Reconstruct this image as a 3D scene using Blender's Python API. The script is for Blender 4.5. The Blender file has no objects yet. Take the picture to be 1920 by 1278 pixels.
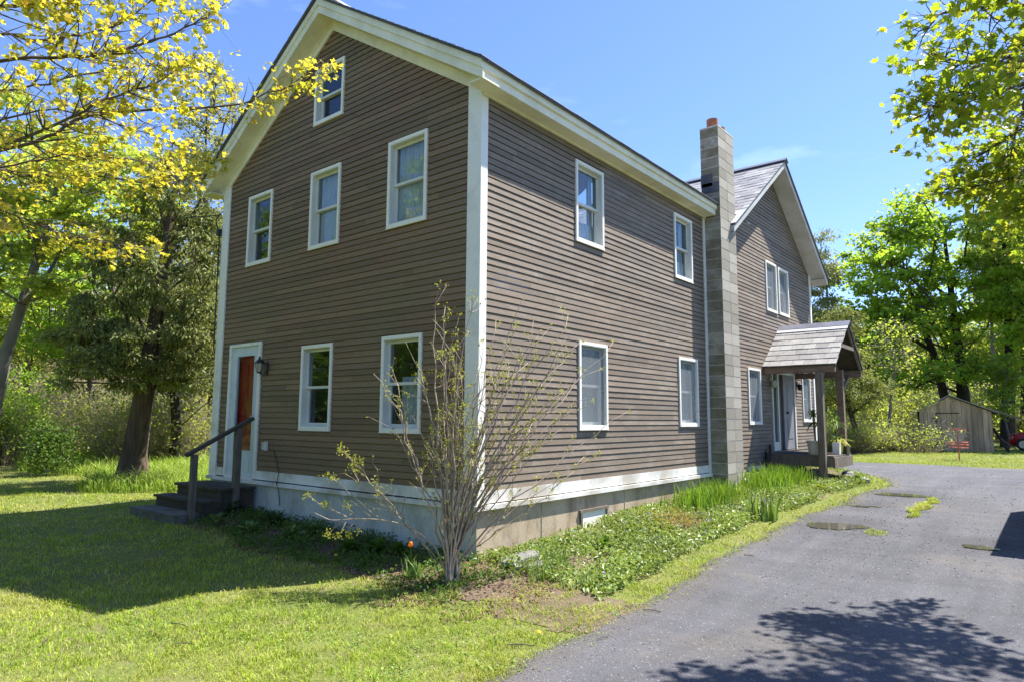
import bpy, math, random
import numpy as np
from math import radians as R, sin, cos, pi
random.seed(7); RNG = np.random.default_rng(11)
sc = bpy.context.scene
COL = sc.collection

# ------------------------------------------------------------------ camera
CP = np.array([5.21784502, -5.74414814, 1.43088355]); YAW, PIT, ROL, FPX = -0.687821432, 0.115183417, 0.00616628437, 1257.52338
_F = np.array([sin(YAW)*cos(PIT), cos(YAW)*cos(PIT), sin(PIT)])
_r = np.array([cos(YAW), -sin(YAW), 0.]); _u = np.cross(_r, _F)
RT = cos(ROL)*_r + sin(ROL)*_u; UP = -sin(ROL)*_r + cos(ROL)*_u
cam = bpy.data.objects.new('camera', bpy.data.cameras.new('camera')); COL.objects.link(cam)
from mathutils import Matrix, Vector
cam.matrix_world = Matrix(((RT[0], UP[0], -_F[0], CP[0]), (RT[1], UP[1], -_F[1], CP[1]), (RT[2], UP[2], -_F[2], CP[2]), (0, 0, 0, 1)))
cam.data.sensor_width = 36; cam.data.lens = FPX/1920*36; cam.data.clip_end = 2000; cam.data.clip_start = .05
sc.camera = cam
def at(px, py, D):                       # photograph pixel + metres of depth -> place in the world
    return CP + D*(_F + RT*(px-960)/FPX - UP*(py-639)/FPX)

# ------------------------------------------------------------------ light
SUN = np.array([1.12, 2.25, 4.3]); SUN /= np.linalg.norm(SUN)
sun = bpy.data.objects.new('sun', bpy.data.lights.new('sun', 'SUN')); COL.objects.link(sun)
sun.data.energy = 4.7; sun.data.angle = R(0.55); sun.data.color = (1.0, 0.95, 0.87)
sun.rotation_euler = Vector(SUN).to_track_quat('Z', 'Y').to_euler()
w = bpy.data.worlds.new('World'); sc.world = w; w.use_nodes = True
nt = w.node_tree; nt.nodes.clear()
wo = nt.nodes.new('ShaderNodeOutputWorld'); bg = nt.nodes.new('ShaderNodeBackground')
sky = nt.nodes.new('ShaderNodeTexSky'); sky.sky_type = 'NISHITA'; sky.sun_disc = False
sky.sun_elevation = math.asin(SUN[2]); sky.sun_rotation = math.atan2(SUN[0], SUN[1])
sky.air_density = 1.0; sky.dust_density = 0.3; sky.ozone_density = 2.2; sky.altitude = 200
geo = nt.nodes.new('ShaderNodeTexCoord')
mp = nt.nodes.new('ShaderNodeMapping'); mp.inputs['Scale'].default_value = (1.2, 1.2, 4.5); mp.inputs['Rotation'].default_value = (0.3, 0.5, 0.2)
nz = nt.nodes.new('ShaderNodeTexNoise'); nz.inputs['Scale'].default_value = 2.2; nz.inputs['Detail'].default_value = 7; nz.inputs['Roughness'].default_value = .62
cr = nt.nodes.new('ShaderNodeMapRange'); cr.inputs[1].default_value = .60; cr.inputs[2].default_value = .9; cr.inputs[4].default_value = .22
mx = nt.nodes.new('ShaderNodeMix'); mx.data_type = 'RGBA'; mx.inputs[7].default_value = (7.5, 8.6, 9.6, 1)
L = nt.links.new
L(geo.outputs['Generated'], mp.inputs[0]); L(mp.outputs[0], nz.inputs[0]); L(nz.outputs[0], cr.inputs[0]); L(cr.outputs[0], mx.inputs[0])
tn = nt.nodes.new('ShaderNodeMix'); tn.data_type = 'RGBA'; tn.blend_type = 'MULTIPLY'; tn.inputs[0].default_value = 1; tn.inputs[7].default_value = (.63, .71, .93, 1)
L(sky.outputs[0], tn.inputs[6]); L(tn.outputs[2], mx.inputs[6]); L(mx.outputs[2], bg.inputs[0]); bg.inputs[1].default_value = 0.106; L(bg.outputs[0], wo.inputs[0])
sc.view_settings.view_transform = 'Standard'; sc.view_settings.look = 'None'; sc.view_settings.exposure = 1.5; sc.view_settings.gamma = 1
sc.cycles.max_bounces = 8; sc.cycles.transparent_max_bounces = 12; sc.cycles.diffuse_bounces = 3; sc.cycles.glossy_bounces = 3
sc.cycles.caustics_reflective = False; sc.cycles.caustics_refractive = False

# ------------------------------------------------------------------ helpers
class MB:
    def __init__(s): s.v = []; s.f = []; s.n = 0; s.mi = []
    def add(s, V, Fs, m=0):
        V = np.asarray(V, float).reshape(-1, 3)
        if isinstance(Fs, np.ndarray) and Fs.ndim == 2: s.f.append(Fs + s.n); s.mi.append((len(Fs), m))
        else:
            for f in Fs: s.f.append(np.array([f]) + s.n); s.mi.append((1, m))
        s.v.append(V); s.n += len(V)
    def box(s, x0, x1, y0, y1, z0, z1, T=None, m=0):
        P = np.array([(x, y, z) for x in (x0, x1) for y in (y0, y1) for z in (z0, z1)], float)
        if T is not None: P = T(P)
        s.add(P, np.array([(0, 1, 3, 2), (4, 6, 7, 5), (0, 4, 5, 1), (2, 3, 7, 6), (0, 2, 6, 4), (1, 5, 7, 3)]), m)
    def beam(s, a, b, w, h, up=(0, 0, 1), m=0):      # rectangular bar from a to b
        a = np.array(a, float); b = np.array(b, float); d = b-a; Ln = np.linalg.norm(d); d /= Ln
        sd = np.cross(d, up); sd /= np.linalg.norm(sd); u = np.cross(sd, d)
        s.box(0, Ln, -w/2, w/2, -h/2, h/2, lambda P: a + P[:, :1]*d + P[:, 1:2]*sd + P[:, 2:3]*u, m)
    def prism(s, poly, vec, m=0):                    # polygon (n,3) swept along vec
        P = np.array(poly, float); n = len(P); s.add(np.vstack([P, P+np.array(vec, float)]),
            [list(range(n))[::-1], list(range(n, 2*n))] + [[i, (i+1) % n, n+(i+1) % n, n+i] for i in range(n)], m)
    def tube(s, pts, rad, n=6, m=0, cap=True):
        pts = np.asarray(pts, float); k = len(pts); rad = np.broadcast_to(rad, (k,))
        d = np.gradient(pts, axis=0); d /= np.linalg.norm(d, axis=1)[:, None]+1e-9
        ref = np.array([0, 0, 1.]) if abs(d[:, 2]).mean() < .8 else np.array([1., 0, 0])
        a = np.cross(d, ref); a /= np.linalg.norm(a, axis=1)[:, None]+1e-9; b = np.cross(d, a)
        t = np.linspace(0, 2*pi, n, endpoint=False)
        V = (pts[:, None]+rad[:, None, None]*(np.cos(t)[None, :, None]*a[:, None]+np.sin(t)[None, :, None]*b[:, None])).reshape(-1, 3)
        i = np.arange(k-1)[:, None]*n; j = np.arange(n)[None]; j2 = (j+1) % n
        s.add(V, np.stack([i+j, i+j2, i+n+j2, i+n+j], -1).reshape(-1, 4), m)
        if cap: s.f.append(np.array([list(range(n))])+s.n-len(V)); s.mi.append((1, m)); s.f.append(np.array([list(range((k-1)*n, k*n))])+s.n-len(V)); s.mi.append((1, m))
    def lathe(s, c, prof, n=20, m=0):                # prof: list of (radius, z)
        t = np.linspace(0, 2*pi, n, endpoint=False); V = []
        for r, z in prof: V += [(c[0]+r*cos(a), c[1]+r*sin(a), c[2]+z) for a in t]
        k = len(prof); i = np.arange(k-1)[:, None]*n; j = np.arange(n)[None]; j2 = (j+1) % n
        s.add(V, np.stack([i+j, i+j2, i+n+j2, i+n+j], -1).reshape(-1, 4), m)
    def build(s, name, mats, parent=None, smooth=False, **tags):
        me = bpy.data.meshes.new(name); V = np.vstack(s.v)
        off = np.zeros(3); p = parent
        while p is not None: off += np.array(p.location); p = p.parent
        V = V-off
        me.vertices.add(len(V)); me.vertices.foreach_set('co', V.astype(np.float32).ravel())
        sizes = np.concatenate([np.full(len(f), f.shape[1]) for f in s.f]); loops = np.concatenate([f.ravel() for f in s.f])
        me.loops.add(len(loops)); me.loops.foreach_set('vertex_index', loops.astype(np.int32))
        me.polygons.add(len(sizes)); st = np.concatenate([[0], np.cumsum(sizes)[:-1]])
        me.polygons.foreach_set('loop_start', st.astype(np.int32))
        if not isinstance(mats, (list, tuple)): mats = [mats]
        for m_ in mats: me.materials.append(m_)
        mi = np.concatenate([np.full(a, b) for a, b in s.mi]); me.polygons.foreach_set('material_index', mi.astype(np.int32))
        me.update(calc_edges=True); me.validate()
        me.polygons.foreach_set('use_smooth', np.full(len(me.polygons), smooth)); me.update()
        o = bpy.data.objects.new(name, me); COL.objects.link(o)
        if parent is not None: o.parent = parent
        for k_, v_ in tags.items(): o[k_] = v_
        return o
def thing(name, label, cat, loc=(0, 0, 0), group=None):
    o = bpy.data.objects.new(name, None); COL.objects.link(o); o.location = loc; o.empty_display_size = .2
    o['label'] = label; o['category'] = cat
    if group: o['group'] = group
    return o
def tag(o, label, cat, group=None):
    o['label'] = label; o['category'] = cat
    if group: o['group'] = group
    return o

# ------------------------------------------------------------------ materials
def new_mat(name):
    m = bpy.data.materials.new(name); m.use_nodes = True; return m, m.node_tree, m.node_tree.nodes['Principled BSDF']
def nd(t, typ, **kw):
    n = t.nodes.new(typ)
    for k, v in kw.items():
        if k.startswith('i_'):
            key = k[2:]; key = int(key) if key.isdigit() else key.replace('_', ' ')
            n.inputs[key].default_value = v
        else: setattr(n, k, v)
    return n
def noise(t, vec, scale, detail=4, rough=.55, stretch=None):
    if stretch: mpn = nd(t, 'ShaderNodeMapping'); mpn.inputs['Scale'].default_value = stretch; t.links.new(vec, mpn.inputs[0]); vec = mpn.outputs[0]
    n = nd(t, 'ShaderNodeTexNoise', i_Scale=scale, i_Detail=detail, i_Roughness=rough); t.links.new(vec, n.inputs[0]); return n.outputs[0]
def rng(t, x, a, b, c=0., d=1.):
    n = nd(t, 'ShaderNodeMapRange', i_1=a, i_2=b, i_3=c, i_4=d); t.links.new(x, n.inputs[0]); return n.outputs[0]
def mixc(t, f, a, b, blend='MIX'):
    n = nd(t, 'ShaderNodeMix', data_type='RGBA', blend_type=blend)
    for i, x in ((0, f), (6, a), (7, b)):
        if hasattr(x, 'is_output'): t.links.new(x, n.inputs[i])
        elif i == 0: n.inputs[0].default_value = x
        else: n.inputs[i].default_value = (*x, 1) if len(x) == 3 else x
    return n.outputs[2]
def mul(t, col, x):                       # colour times scalar
    n = nd(t, 'ShaderNodeVectorMath', operation='SCALE'); t.links.new(col, n.inputs[0]) if hasattr(col, 'is_output') else setattr(n.inputs[0], 'default_value', col); t.links.new(x, n.inputs['Scale']); return n.outputs[0]
def mth(t, op, a, b=None):
    n = nd(t, 'ShaderNodeMath', operation=op)
    for i, x in ((0, a), (1, b)):
        if x is None: continue
        if hasattr(x, 'is_output'): t.links.new(x, n.inputs[i])
        else: n.inputs[i].default_value = x
    return n.outputs[0]
def bump(t, b, h, strength=.3, dist=.01):
    n = nd(t, 'ShaderNodeBump', i_Strength=strength, i_Distance=dist); t.links.new(h, n.inputs['Height']); t.links.new(n.outputs[0], b.inputs['Normal'])
def coord(t, k='Object'): return nd(t, 'ShaderNodeTexCoord').outputs[k]
def simple(name, col, col2=None, scale=6, rough=.75, stretch=None, amt=.25, bs=.25, fine=60, metal=0, island=0, lo=.35, hi=.65):
    m, t, b = new_mat(name); v = coord(t)
    c = mixc(t, rng(t, noise(t, v, scale, 5, .6, stretch), lo, hi), col, col2 or tuple(x*.7 for x in col))
    f = noise(t, v, fine, 3, .6, stretch); c = mul(t, c, rng(t, f, .2, .8, 1-amt, 1+amt))
    if island:
        g = nd(t, 'ShaderNodeNewGeometry'); c = mul(t, c, rng(t, g.outputs['Random Per Island'], 0, 1, 1-island, 1+island))
    t.links.new(c, b.inputs['Base Color']); b.inputs['Roughness'].default_value = rough; b.inputs['Metallic'].default_value = metal
    if bs: bump(t, b, f, bs, .006)
    return m
def leafmat(name, cols, trans=.45, rough=.55, patch=.8):
    """cols: 3 colours picked per leaf; some light passes through"""
    m, t, b = new_mat(name); g = nd(t, 'ShaderNodeNewGeometry')
    c1 = mixc(t, rng(t, g.outputs['Random Per Island'], 0, .6), cols[0], cols[1])
    c = mixc(t, rng(t, g.outputs['Random Per Island'], .6, 1), c1, cols[2])
    n = noise(t, coord(t), patch, 3); c = mul(t, c, rng(t, n, .3, .7, .75, 1.3))
    t.links.new(c, b.inputs['Base Color']); b.inputs['Roughness'].default_value = rough; b.inputs['Specular IOR Level'].default_value = .35
    tr = nd(t, 'ShaderNodeBsdfTranslucent'); c2 = mixc(t, 1, c, (1.25, 1.15, .6), 'MULTIPLY'); t.links.new(c2, tr.inputs[0])
    ms = nd(t, 'ShaderNodeMixShader'); ms.inputs[0].default_value = trans
    t.links.new(b.outputs[0], ms.inputs[1]); t.links.new(tr.outputs[0], ms.inputs[2])
    t.links.new(ms.outputs[0], t.nodes['Material Output'].inputs[0]); return m

EXPO = .0833
def clap_mat(name, k1, k2, worn_to, fl, fh, fa):
    m, t, b = new_mat(name); v = coord(t); sx = nd(t, 'ShaderNodeSeparateXYZ'); t.links.new(v, sx.inputs[0])
    u = mth(t, 'ADD', sx.outputs[0], sx.outputs[1]); row = mth(t, 'FLOOR', mth(t, 'DIVIDE', mth(t, 'SUBTRACT', sx.outputs[2], .6), EXPO))
    rr = nd(t, 'ShaderNodeTexWhiteNoise', noise_dimensions='1D'); t.links.new(row, rr.inputs['W'])
    bx = mth(t, 'FLOOR', mth(t, 'ADD', mth(t, 'DIVIDE', u, 2.3), mth(t, 'MULTIPLY', rr.outputs[0], 7.)))
    cb = nd(t, 'ShaderNodeCombineXYZ'); t.links.new(row, cb.inputs[0]); t.links.new(bx, cb.inputs[1])
    wn = nd(t, 'ShaderNodeTexWhiteNoise', noise_dimensions='2D'); t.links.new(cb.outputs[0], wn.inputs['Vector'])
    big = noise(t, v, .9, 5, .6, (1, 1, 1.6)); grain = noise(t, v, 9, 5, .65, (1, 1, 9))
    c = mixc(t, rng(t, big, .35, .65), k1, k2)
    worn = noise(t, v, 1.6, 7, .72, (1, 1, 3.5)); fade = rng(t, worn, fl, fh, 0, fa)
    c = mixc(t, fade, c, worn_to)
    scr = rng(t, noise(t, v, 3.2, 8, .8, (1, 1, 9)), .57, .66, 0, .55); c = mixc(t, scr, c, (.085, .066, .052)); chip = rng(t, noise(t, v, 14, 6, .75, (1, 1, 4)), .68, .73, 0, .8); c = mixc(t, chip, c, (.26, .24, .22))
    fx = mth(t, 'FRACT', mth(t, 'ADD', mth(t, 'DIVIDE', u, 2.3), mth(t, 'MULTIPLY', rr.outputs[0], 7.))); c = mul(t, c, rng(t, fx, 0, .0022, .35, 1.)); c = mul(t, c, rng(t, wn.outputs[0], 0, 1, .82, 1.18)); c = mul(t, c, rng(t, grain, .25, .75, .82, 1.18))
    t.links.new(c, b.inputs['Base Color']); b.inputs['Roughness'].default_value = .72; bump(t, b, grain, .35, .004); return m
def white_mat(name, col=(.84, .82, .76), dirt=(.36, .34, .26), dlo=.52, dhi=.8, chip=.8):
    m, t, b = new_mat(name); v = coord(t)
    c = mixc(t, rng(t, noise(t, v, 1.4, 6, .65), dlo, dhi, 0, .75), col, dirt)
    c = mixc(t, rng(t, noise(t, v, 11, 7, .75, (1, 1, 2)), .68, .74, 0, chip), c, (.22, .19, .15))
    f = noise(t, v, 40, 4, .6); c = mul(t, c, rng(t, f, .2, .8, .92, 1.08))
    t.links.new(c, b.inputs['Base Color']); b.inputs['Roughness'].default_value = .6; bump(t, b, f, .2, .004); return m
M = {}
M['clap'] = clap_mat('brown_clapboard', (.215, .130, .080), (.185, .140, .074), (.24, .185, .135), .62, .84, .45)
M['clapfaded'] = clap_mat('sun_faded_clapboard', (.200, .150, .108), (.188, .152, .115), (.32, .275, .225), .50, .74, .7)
M['white'] = white_mat('weathered_white_paint')
M['trim'] = white_mat('cream_eave_paint', (.84, .80, .62), (.50, .47, .30), .44, .80, .7)
M['vinyl'] = white_mat('white_window_casing', (.86, .84, .76), (.6, .58, .48), .55, .85, .2)
M['sash'] = simple('pale_sash', (.70, .71, .66), (.62, .63, .58), 3, .5, amt=.06, bs=.05)
M['skirt'] = white_mat('flaking_water_table', (.82, .81, .77), (.40, .35, .28), .40, .60, .95)
def found_mat(name, c1, c2, stain, pale):
    m, t, b = new_mat(name); v = coord(t)
    c = mixc(t, rng(t, noise(t, v, 1.3, 5, .6), .38, .62), c1, c2)
    c = mixc(t, rng(t, noise(t, v, 2.6, 7, .72, (1, 1, .35)), .50, .66, 0, .7), c, stain)
    c = mixc(t, rng(t, noise(t, v, 4, 8, .85), .56, .66, 0, .6), c, pale)
    g = noise(t, v, 18, 5, .7, (1, 1, 3)); c = mul(t, c, rng(t, g, .25, .75, .8, 1.2))
    sx = nd(t, 'ShaderNodeSeparateXYZ'); t.links.new(v, sx.inputs[0])
    t.links.new(c, b.inputs['Base Color']); b.inputs['Roughness'].default_value = .85; bump(t, b, g, .3, .006); return m
M['found'] = found_mat('tan_foundation_panel', (.50, .40, .29), (.40, .31, .21), (.17, .12, .07), (.58, .55, .48))
M['foundgrey'] = found_mat('grey_painted_foundation_panel', (.60, .62, .60), (.46, .49, .48), (.34, .33, .28), (.78, .79, .78))
def block_mat():
    m, t, b = new_mat('stained_concrete_block'); v = coord(t); g = nd(t, 'ShaderNodeNewGeometry')
    c = mixc(t, g.outputs['Random Per Island'], (.25, .228, .185), (.42, .39, .335))
    st = rng(t, noise(t, v, 2.2, 7, .75, (1, 1, 1.5)), .38, .62, 0, .95)
    sx = nd(t, 'ShaderNodeSeparateXYZ'); t.links.new(g.outputs['True Normal'], sx.inputs[0])
    north = rng(t, sx.outputs[1], -.9, -.2, 1., .12)          # algae has grown on the face that never dries
    c = mixc(t, mth(t, 'MULTIPLY', st, north), c, (.15, .13, .07))
    f = noise(t, v, 70, 4, .7); c = mul(t, c, rng(t, f, .25, .75, .8, 1.2))
    t.links.new(c, b.inputs['Base Color']); b.inputs['Roughness'].default_value = .95; bump(t, b, f, .5, .005); return m
M['block'] = block_mat()
M['mortar'] = simple('mortar', (.62, .59, .53), (.45, .42, .37), 8, .95)
M['slate'] = simple('grey_slate', (.20, .20, .205), (.30, .29, .28), 3, .55, amt=.15, island=.28, bs=.3, fine=25)
M['shingle'] = simple('weathered_shingle', (.25, .24, .23), (.33, .32, .30), 5, .85, amt=.2, island=.22, bs=.4, fine=50)
M['roofdark'] = simple('dark_roof_edge', (.05, .055, .07), (.09, .09, .10), 5, .7)
M['ridge'] = simple('ridge_metal', (.16, .17, .22), (.22, .22, .26), 4, .45, metal=.4)
M['flash'] = simple('bright_flashing', (.75, .76, .78), (.6, .6, .62), 5, .4, metal=.3)
M['terra'] = simple('terracotta', (.42, .15, .07), (.30, .11, .06), 9, .8)
M['oldwood'] = simple('weathered_grey_wood', (.20, .165, .13), (.12, .095, .07), 3, .85, (6, 6, 1), .3, .5, 30)
M['beam'] = simple('brown_beam_wood', (.24, .17, .115), (.15, .10, .07), 3, .8, (1, 6, 6), .25, .4, 30)
M['darkwood'] = simple('dark_wood_rot_and_shade', (.075, .060, .042), (.04, .035, .025), 4, .9, (1, 5, 5), .35, .5, 30)  # dark step wood; on the porch roof its tone stands in for shade
M['railwood'] = simple('rail_wood', (.17, .145, .115), (.09, .078, .06), 5, .85, (8, 8, 1), .3, .4, 30)
M['railtop'] = simple('mossy_rail', (.045, .042, .03), (.07, .06, .045), 5, .85)
M['shedwood'] = simple('shed_board', (.50, .37, .25), (.32, .235, .155), 1.5, .9, (3, 3, .5), .25, .4, 20, island=.22)
M['red'] = simple('red_door_paint', (.66, .018, .012), (.44, .012, .010), 4, .35, (1, 1, .2), .2, .15)
M['whitegloss'] = simple('storm_door_white', (.60, .68, .72), (.52, .6, .65), 3, .45, amt=.05, bs=.05)
M['black'] = simple('black_metal', (.012, .012, .014), None, 5, .4, amt=.1, bs=.05)
M['dark'] = simple('dark_interior', (.02, .018, .016), None, 3, .9, amt=.1, bs=0)
M['stone'] = simple('grey_field_stone', (.22, .21, .19), (.12, .12, .11), 5, .9, amt=.3, bs=.7, fine=22)
M['curtain'] = simple('lace_curtain_and_sky_glare', (.80, .80, .82), (.60, .60, .64), 7, .9, (6, 6, .6), .12, .1, 50)  # kept pale so the cloth also mimics sky reflected in gable panes
M['blind'] = simple('cream_blind', (.55, .50, .33), (.4, .36, .25), 7, .8)
M['pot'] = simple('white_pot', (.55, .54, .50), (.47, .45, .40), 4, .45, amt=.06, bs=.05)
M['soil'] = simple('potting_soil', (.05, .035, .025), None, 15, .95)
M['bark'] = simple('brown_bark', (.13, .105, .085), (.065, .05, .04), 5, .95, (1, 1, .18), .4, 1., 16)
M['barkred'] = simple('cedar_bark', (.15, .105, .075), (.06, .042, .032), 4, .95, (1.4, 1.4, .12), .4, 1., 14)
M['barkgrey'] = simple('grey_bark', (.20, .18, .165), (.11, .10, .09), 4, .9, (1, 1, .3), .3, .8, 16)
M['barkdark'] = simple('dark_bark', (.045, .038, .032), (.025, .02, .018), 4, .95, (1, 1, .3), .3, .8, 16)
M['twig'] = simple('pale_tan_twig', (.42, .33, .24), (.27, .20, .15), 9, .7, amt=.2, bs=.2, island=.25)
M['twigbrown'] = simple('brown_twig', (.12, .09, .075), (.07, .052, .045), 9, .8, amt=.2, bs=.2)
M['brushtwig'] = simple('brush_twig', (.36, .30, .22), (.22, .18, .14), 2, .9, amt=.2, bs=0, island=.35)
M['curb'] = simple('grey_step_stone', (.15, .145, .125), (.07, .065, .055), 5, .9)
M['redpaint'] = simple('faded_red_metal', (.62, .12, .09), (.5, .17, .13), 8, .5, amt=.1, bs=.1)
M['chain'] = simple('galvanised_chain', (.45, .45, .46), None, 9, .4, amt=.1, bs=0, metal=.6)
M['carred'] = simple('red_car_paint', (.45, .02, .015), None, 2, .25, amt=.03, bs=0)
M['rubber'] = simple('tyre_rubber', (.02, .02, .02), None, 9, .85)
M['chrome'] = simple('wheel_metal', (.5, .5, .52), None, 5, .3, amt=.05, bs=0, metal=.8)
M['lampglass'] = simple('lamp_glass', (.5, .5, .45), None, 5, .15, amt=.02, bs=0)
M['yellowpot'] = simple('yellow_pot', (.62, .52, .04), None, 5, .5, amt=.05, bs=0)
M['matt'] = simple('blue_grey_doormat', (.06, .065, .08), (.04, .045, .055), 30, .95)
def glass_mat(name='window_glass', tint=.0, ior=1.75):
    m, t, b = new_mat(name); t.nodes.remove(b); v = coord(t)
    fr = nd(t, 'ShaderNodeFresnel', i_IOR=ior); gl = nd(t, 'ShaderNodeBsdfGlossy', i_Roughness=.015); gl.inputs[0].default_value = (.95, .97, 1, 1)
    tp = nd(t, 'ShaderNodeBsdfTransparent'); tp.inputs[0].default_value = (.80, .85, .86, 1)
    bm = nd(t, 'ShaderNodeBump', i_Strength=.10, i_Distance=.02); t.links.new(noise(t, v, 3.2, 2, .5), bm.inputs['Height']); t.links.new(bm.outputs[0], gl.inputs['Normal'])
    ms = nd(t, 'ShaderNodeMixShader'); gg = nd(t, 'ShaderNodeNewGeometry'); t.links.new(mth(t, 'MULTIPLY', fr.outputs[0], mth(t, 'SUBTRACT', 1, gg.outputs['Backfacing'])), ms.inputs[0]); t.links.new(tp.outputs[0], ms.inputs[1]); t.links.new(gl.outputs[0], ms.inputs[2])
    t.links.new(ms.outputs[0], t.nodes['Material Output'].inputs[0]); return m
M['glass'] = glass_mat(ior=2.25)
M['glassdoor'] = glass_mat('storm_glass', ior=1.5)
def screen_mat():
    m, t, b = new_mat('insect_screen'); t.nodes.remove(b)
    df = nd(t, 'ShaderNodeBsdfDiffuse'); df.inputs[0].default_value = (.30, .33, .36, 1); tp = nd(t, 'ShaderNodeBsdfTransparent')
    ms = nd(t, 'ShaderNodeMixShader'); ms.inputs[0].default_value = .30; t.links.new(tp.outputs[0], ms.inputs[1]); t.links.new(df.outputs[0], ms.inputs[2])
    t.links.new(ms.outputs[0], t.nodes['Material Output'].inputs[0]); return m
M['screen'] = screen_mat()

# ------------------------------------------------------------------ terrain
def ss(a, b, x):
    t = np.clip((x-a)/(b-a), 0, 1); return t*t*(3-2*t)
def H(x, y):
    x = np.asarray(x, float); y = np.asarray(y, float)
    hd = -0.27+0.37*ss(0, 9.5, y)-0.2*ss(14, 25, y); hl = -0.1+0*x
    ww = ss(-7, 1.5, x); b = hd*ww+hl*(1-ww)
    nx = np.clip(x, -6.15, 0); ny = np.clip(y, 0, 13.5)
    wz = -0.14+0.34*np.clip((ny-1.2)/5.6, -.05, 1.2)+0.17*np.clip(-nx/6.15, 0, 1)
    d = np.hypot(x-nx, y-ny); b = b+(wz-b)*(1-ss(0.1, 1.9, d))
    b = b+16*ss(45, 150, np.hypot(x, y))*ss(-.3, .3, (y+5)/(np.hypot(x, y)+1))
    return b+0.02*np.sin(x*.9+1.3)*np.sin(y*.7)+.012*np.sin(x*2.1)*np.cos(y*1.7+.5)
def hz(x, y): return float(H(x, y))
_ey = np.array([-30, -6, -2.37, -1.63, -.38, 1.36, 3.46, 4.96, 6.77, 9.24, 10.6, 11.6, 12.3, 12.9, 13.4, 14.2, 15.2, 17])
_ex = np.array([2.6, 2.3, 2.12, 2.06, 2.0, 1.9, 1.78, 1.88, 2.03, 2.2, 2.18, 1.95, 1.55, .6, -1, -4, -9, -25])
def drive_left(y):
    y = np.asarray(y, float)
    return np.interp(y, _ey, _ex)+.035*np.sin(y*2.1)+.02*np.sin(y*5.3+1)
def drive_far(x): x = np.asarray(x, float); return 20.4+.32*(x.clip(-30, 12)+.8)*(x > -30)*.6+.15*np.sin(x*1.3)
def on_drive(x, y): return (x > drive_left(y)) & (y < drive_far(x)) & (x < 11)
def axis(parts):
    out = []
    for a, b, st in parts: out += list(np.arange(a, b, st))
    out.append(parts[-1][1]); return np.array(out)
def ground_mat():
    m, t, b = new_mat('lawn_soil'); v = coord(t)
    c = mixc(t, rng(t, noise(t, v, .7, 5, .6), .4, .6), (.10, .13, .02), (.15, .155, .035))
    c = mixc(t, rng(t, noise(t, v, 2.2, 6, .7), .55, .68, 0, .7), c, (.16, .125, .075))
    f = noise(t, v, 45, 4, .7); c = mul(t, c, rng(t, f, .25, .75, .6, 1.4))
    t.links.new(c, b.inputs['Base Color']); b.inputs['Roughness'].default_value = .95; bump(t, b, f, .6, .02); return m
M['ground'] = ground_mat()
def drive_mat():
    m, t, b = new_mat('worn_gravel_asphalt'); v = coord(t); sx = nd(t, 'ShaderNodeSeparateXYZ'); t.links.new(v, sx.inputs[0])
    c = mixc(t, rng(t, noise(t, v, .8, 6, .62, (1.6, .35, 1)), .36, .64), (.063, .064, .075), (.090, .090, .101))
    c = mixc(t, rng(t, noise(t, v, .45, 6, .65), .56, .70, 0, .8), c, (.125, .112, .098))
    band = noise(t, v, 1.7, 4, .6, (2.4, .18, 1)); c = mul(t, c, rng(t, band, .3, .7, .86, 1.12))
    vo = nd(t, 'ShaderNodeTexVoronoi', i_Scale=75.); t.links.new(v, vo.inputs[0])
    c = mul(t, c, rng(t, vo.outputs['Distance'], 0, .9, 1.08, .85))
    bw = nd(t, 'ShaderNodeSeparateColor'); t.links.new(vo.outputs['Color'], bw.inputs[0])
    c = mixc(t, rng(t, bw.outputs[0],   .965, .98, 0, .35), c, (.36, .355, .35))
    c = mixc(t, rng(t, bw.outputs[1], .93, .95, 0, .35), c, (.05, .05, .055))
    f = noise(t, v, 120, 4, .7); c = mul(t, c, rng(t, f, .25, .75, .82, 1.18)); c = mul(t, c, rng(t, noise(t, v, .9, 5, .7, (.5, 2.2, 1)), .35, .65, .82, 1.15))
    wet = None
    for (px, py, pr) in PUD:
        n = nd(t, 'ShaderNodeVectorMath', operation='DISTANCE'); cx = nd(t, 'ShaderNodeCombineXYZ'); t.links.new(sx.outputs[0], cx.inputs[0]); t.links.new(sx.outputs[1], cx.inputs[1])
        t.links.new(cx.outputs[0], n.inputs[0]); n.inputs[1].default_value = (px, py, 0)
        d = rng(t, mth(t, 'ADD', n.outputs['Value'], mth(t, 'MULTIPLY', noise(t, v, 2.5, 5, .6), .7)), pr*.9+.35, pr*2.0+.6, .8, 0.)
        wet = d if wet is None else mth(t, 'MAXIMUM', wet, d)
    at_ = nd(t, 'ShaderNodeAttribute', attribute_name='edge'); ed = mth(t, 'ADD', at_.outputs['Fac'], mth(t, 'MULTIPLY', noise(t, v, 2.2, 5, .65), -.7))
    c = mixc(t, rng(t, ed, -.30, .14, .6, 0.), c, (.120, .102, .085))
    c = mixc(t, wet, c, (.040, .040, .045))
    t.links.new(c, b.inputs['Base Color']); b.inputs['Roughness'].default_value = .86
    mixb = mth(t, 'ADD', f, mth(t, 'MULTIPLY', vo.outputs['Distance'], -.8)); bump(t, b, mixb, .75, .012); return m
PUD = [(2.55, 4.9, .33), (2.8, 8.5, .34), (2.5, 6.82, .2), (4.28, 4.5, .2), (4.55, -1.42, .22)]
M['drive'] = drive_mat()
def dz(x, y, base):
    z = H(x, y)+base
    for px, py, pr in PUD:
        k = 1-ss(pr*1.1, pr*2.2, np.hypot(x-px, (y-py)*.9)); z = z*(1-k)+(float(H(px, py))-.012)*k
    return z
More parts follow.
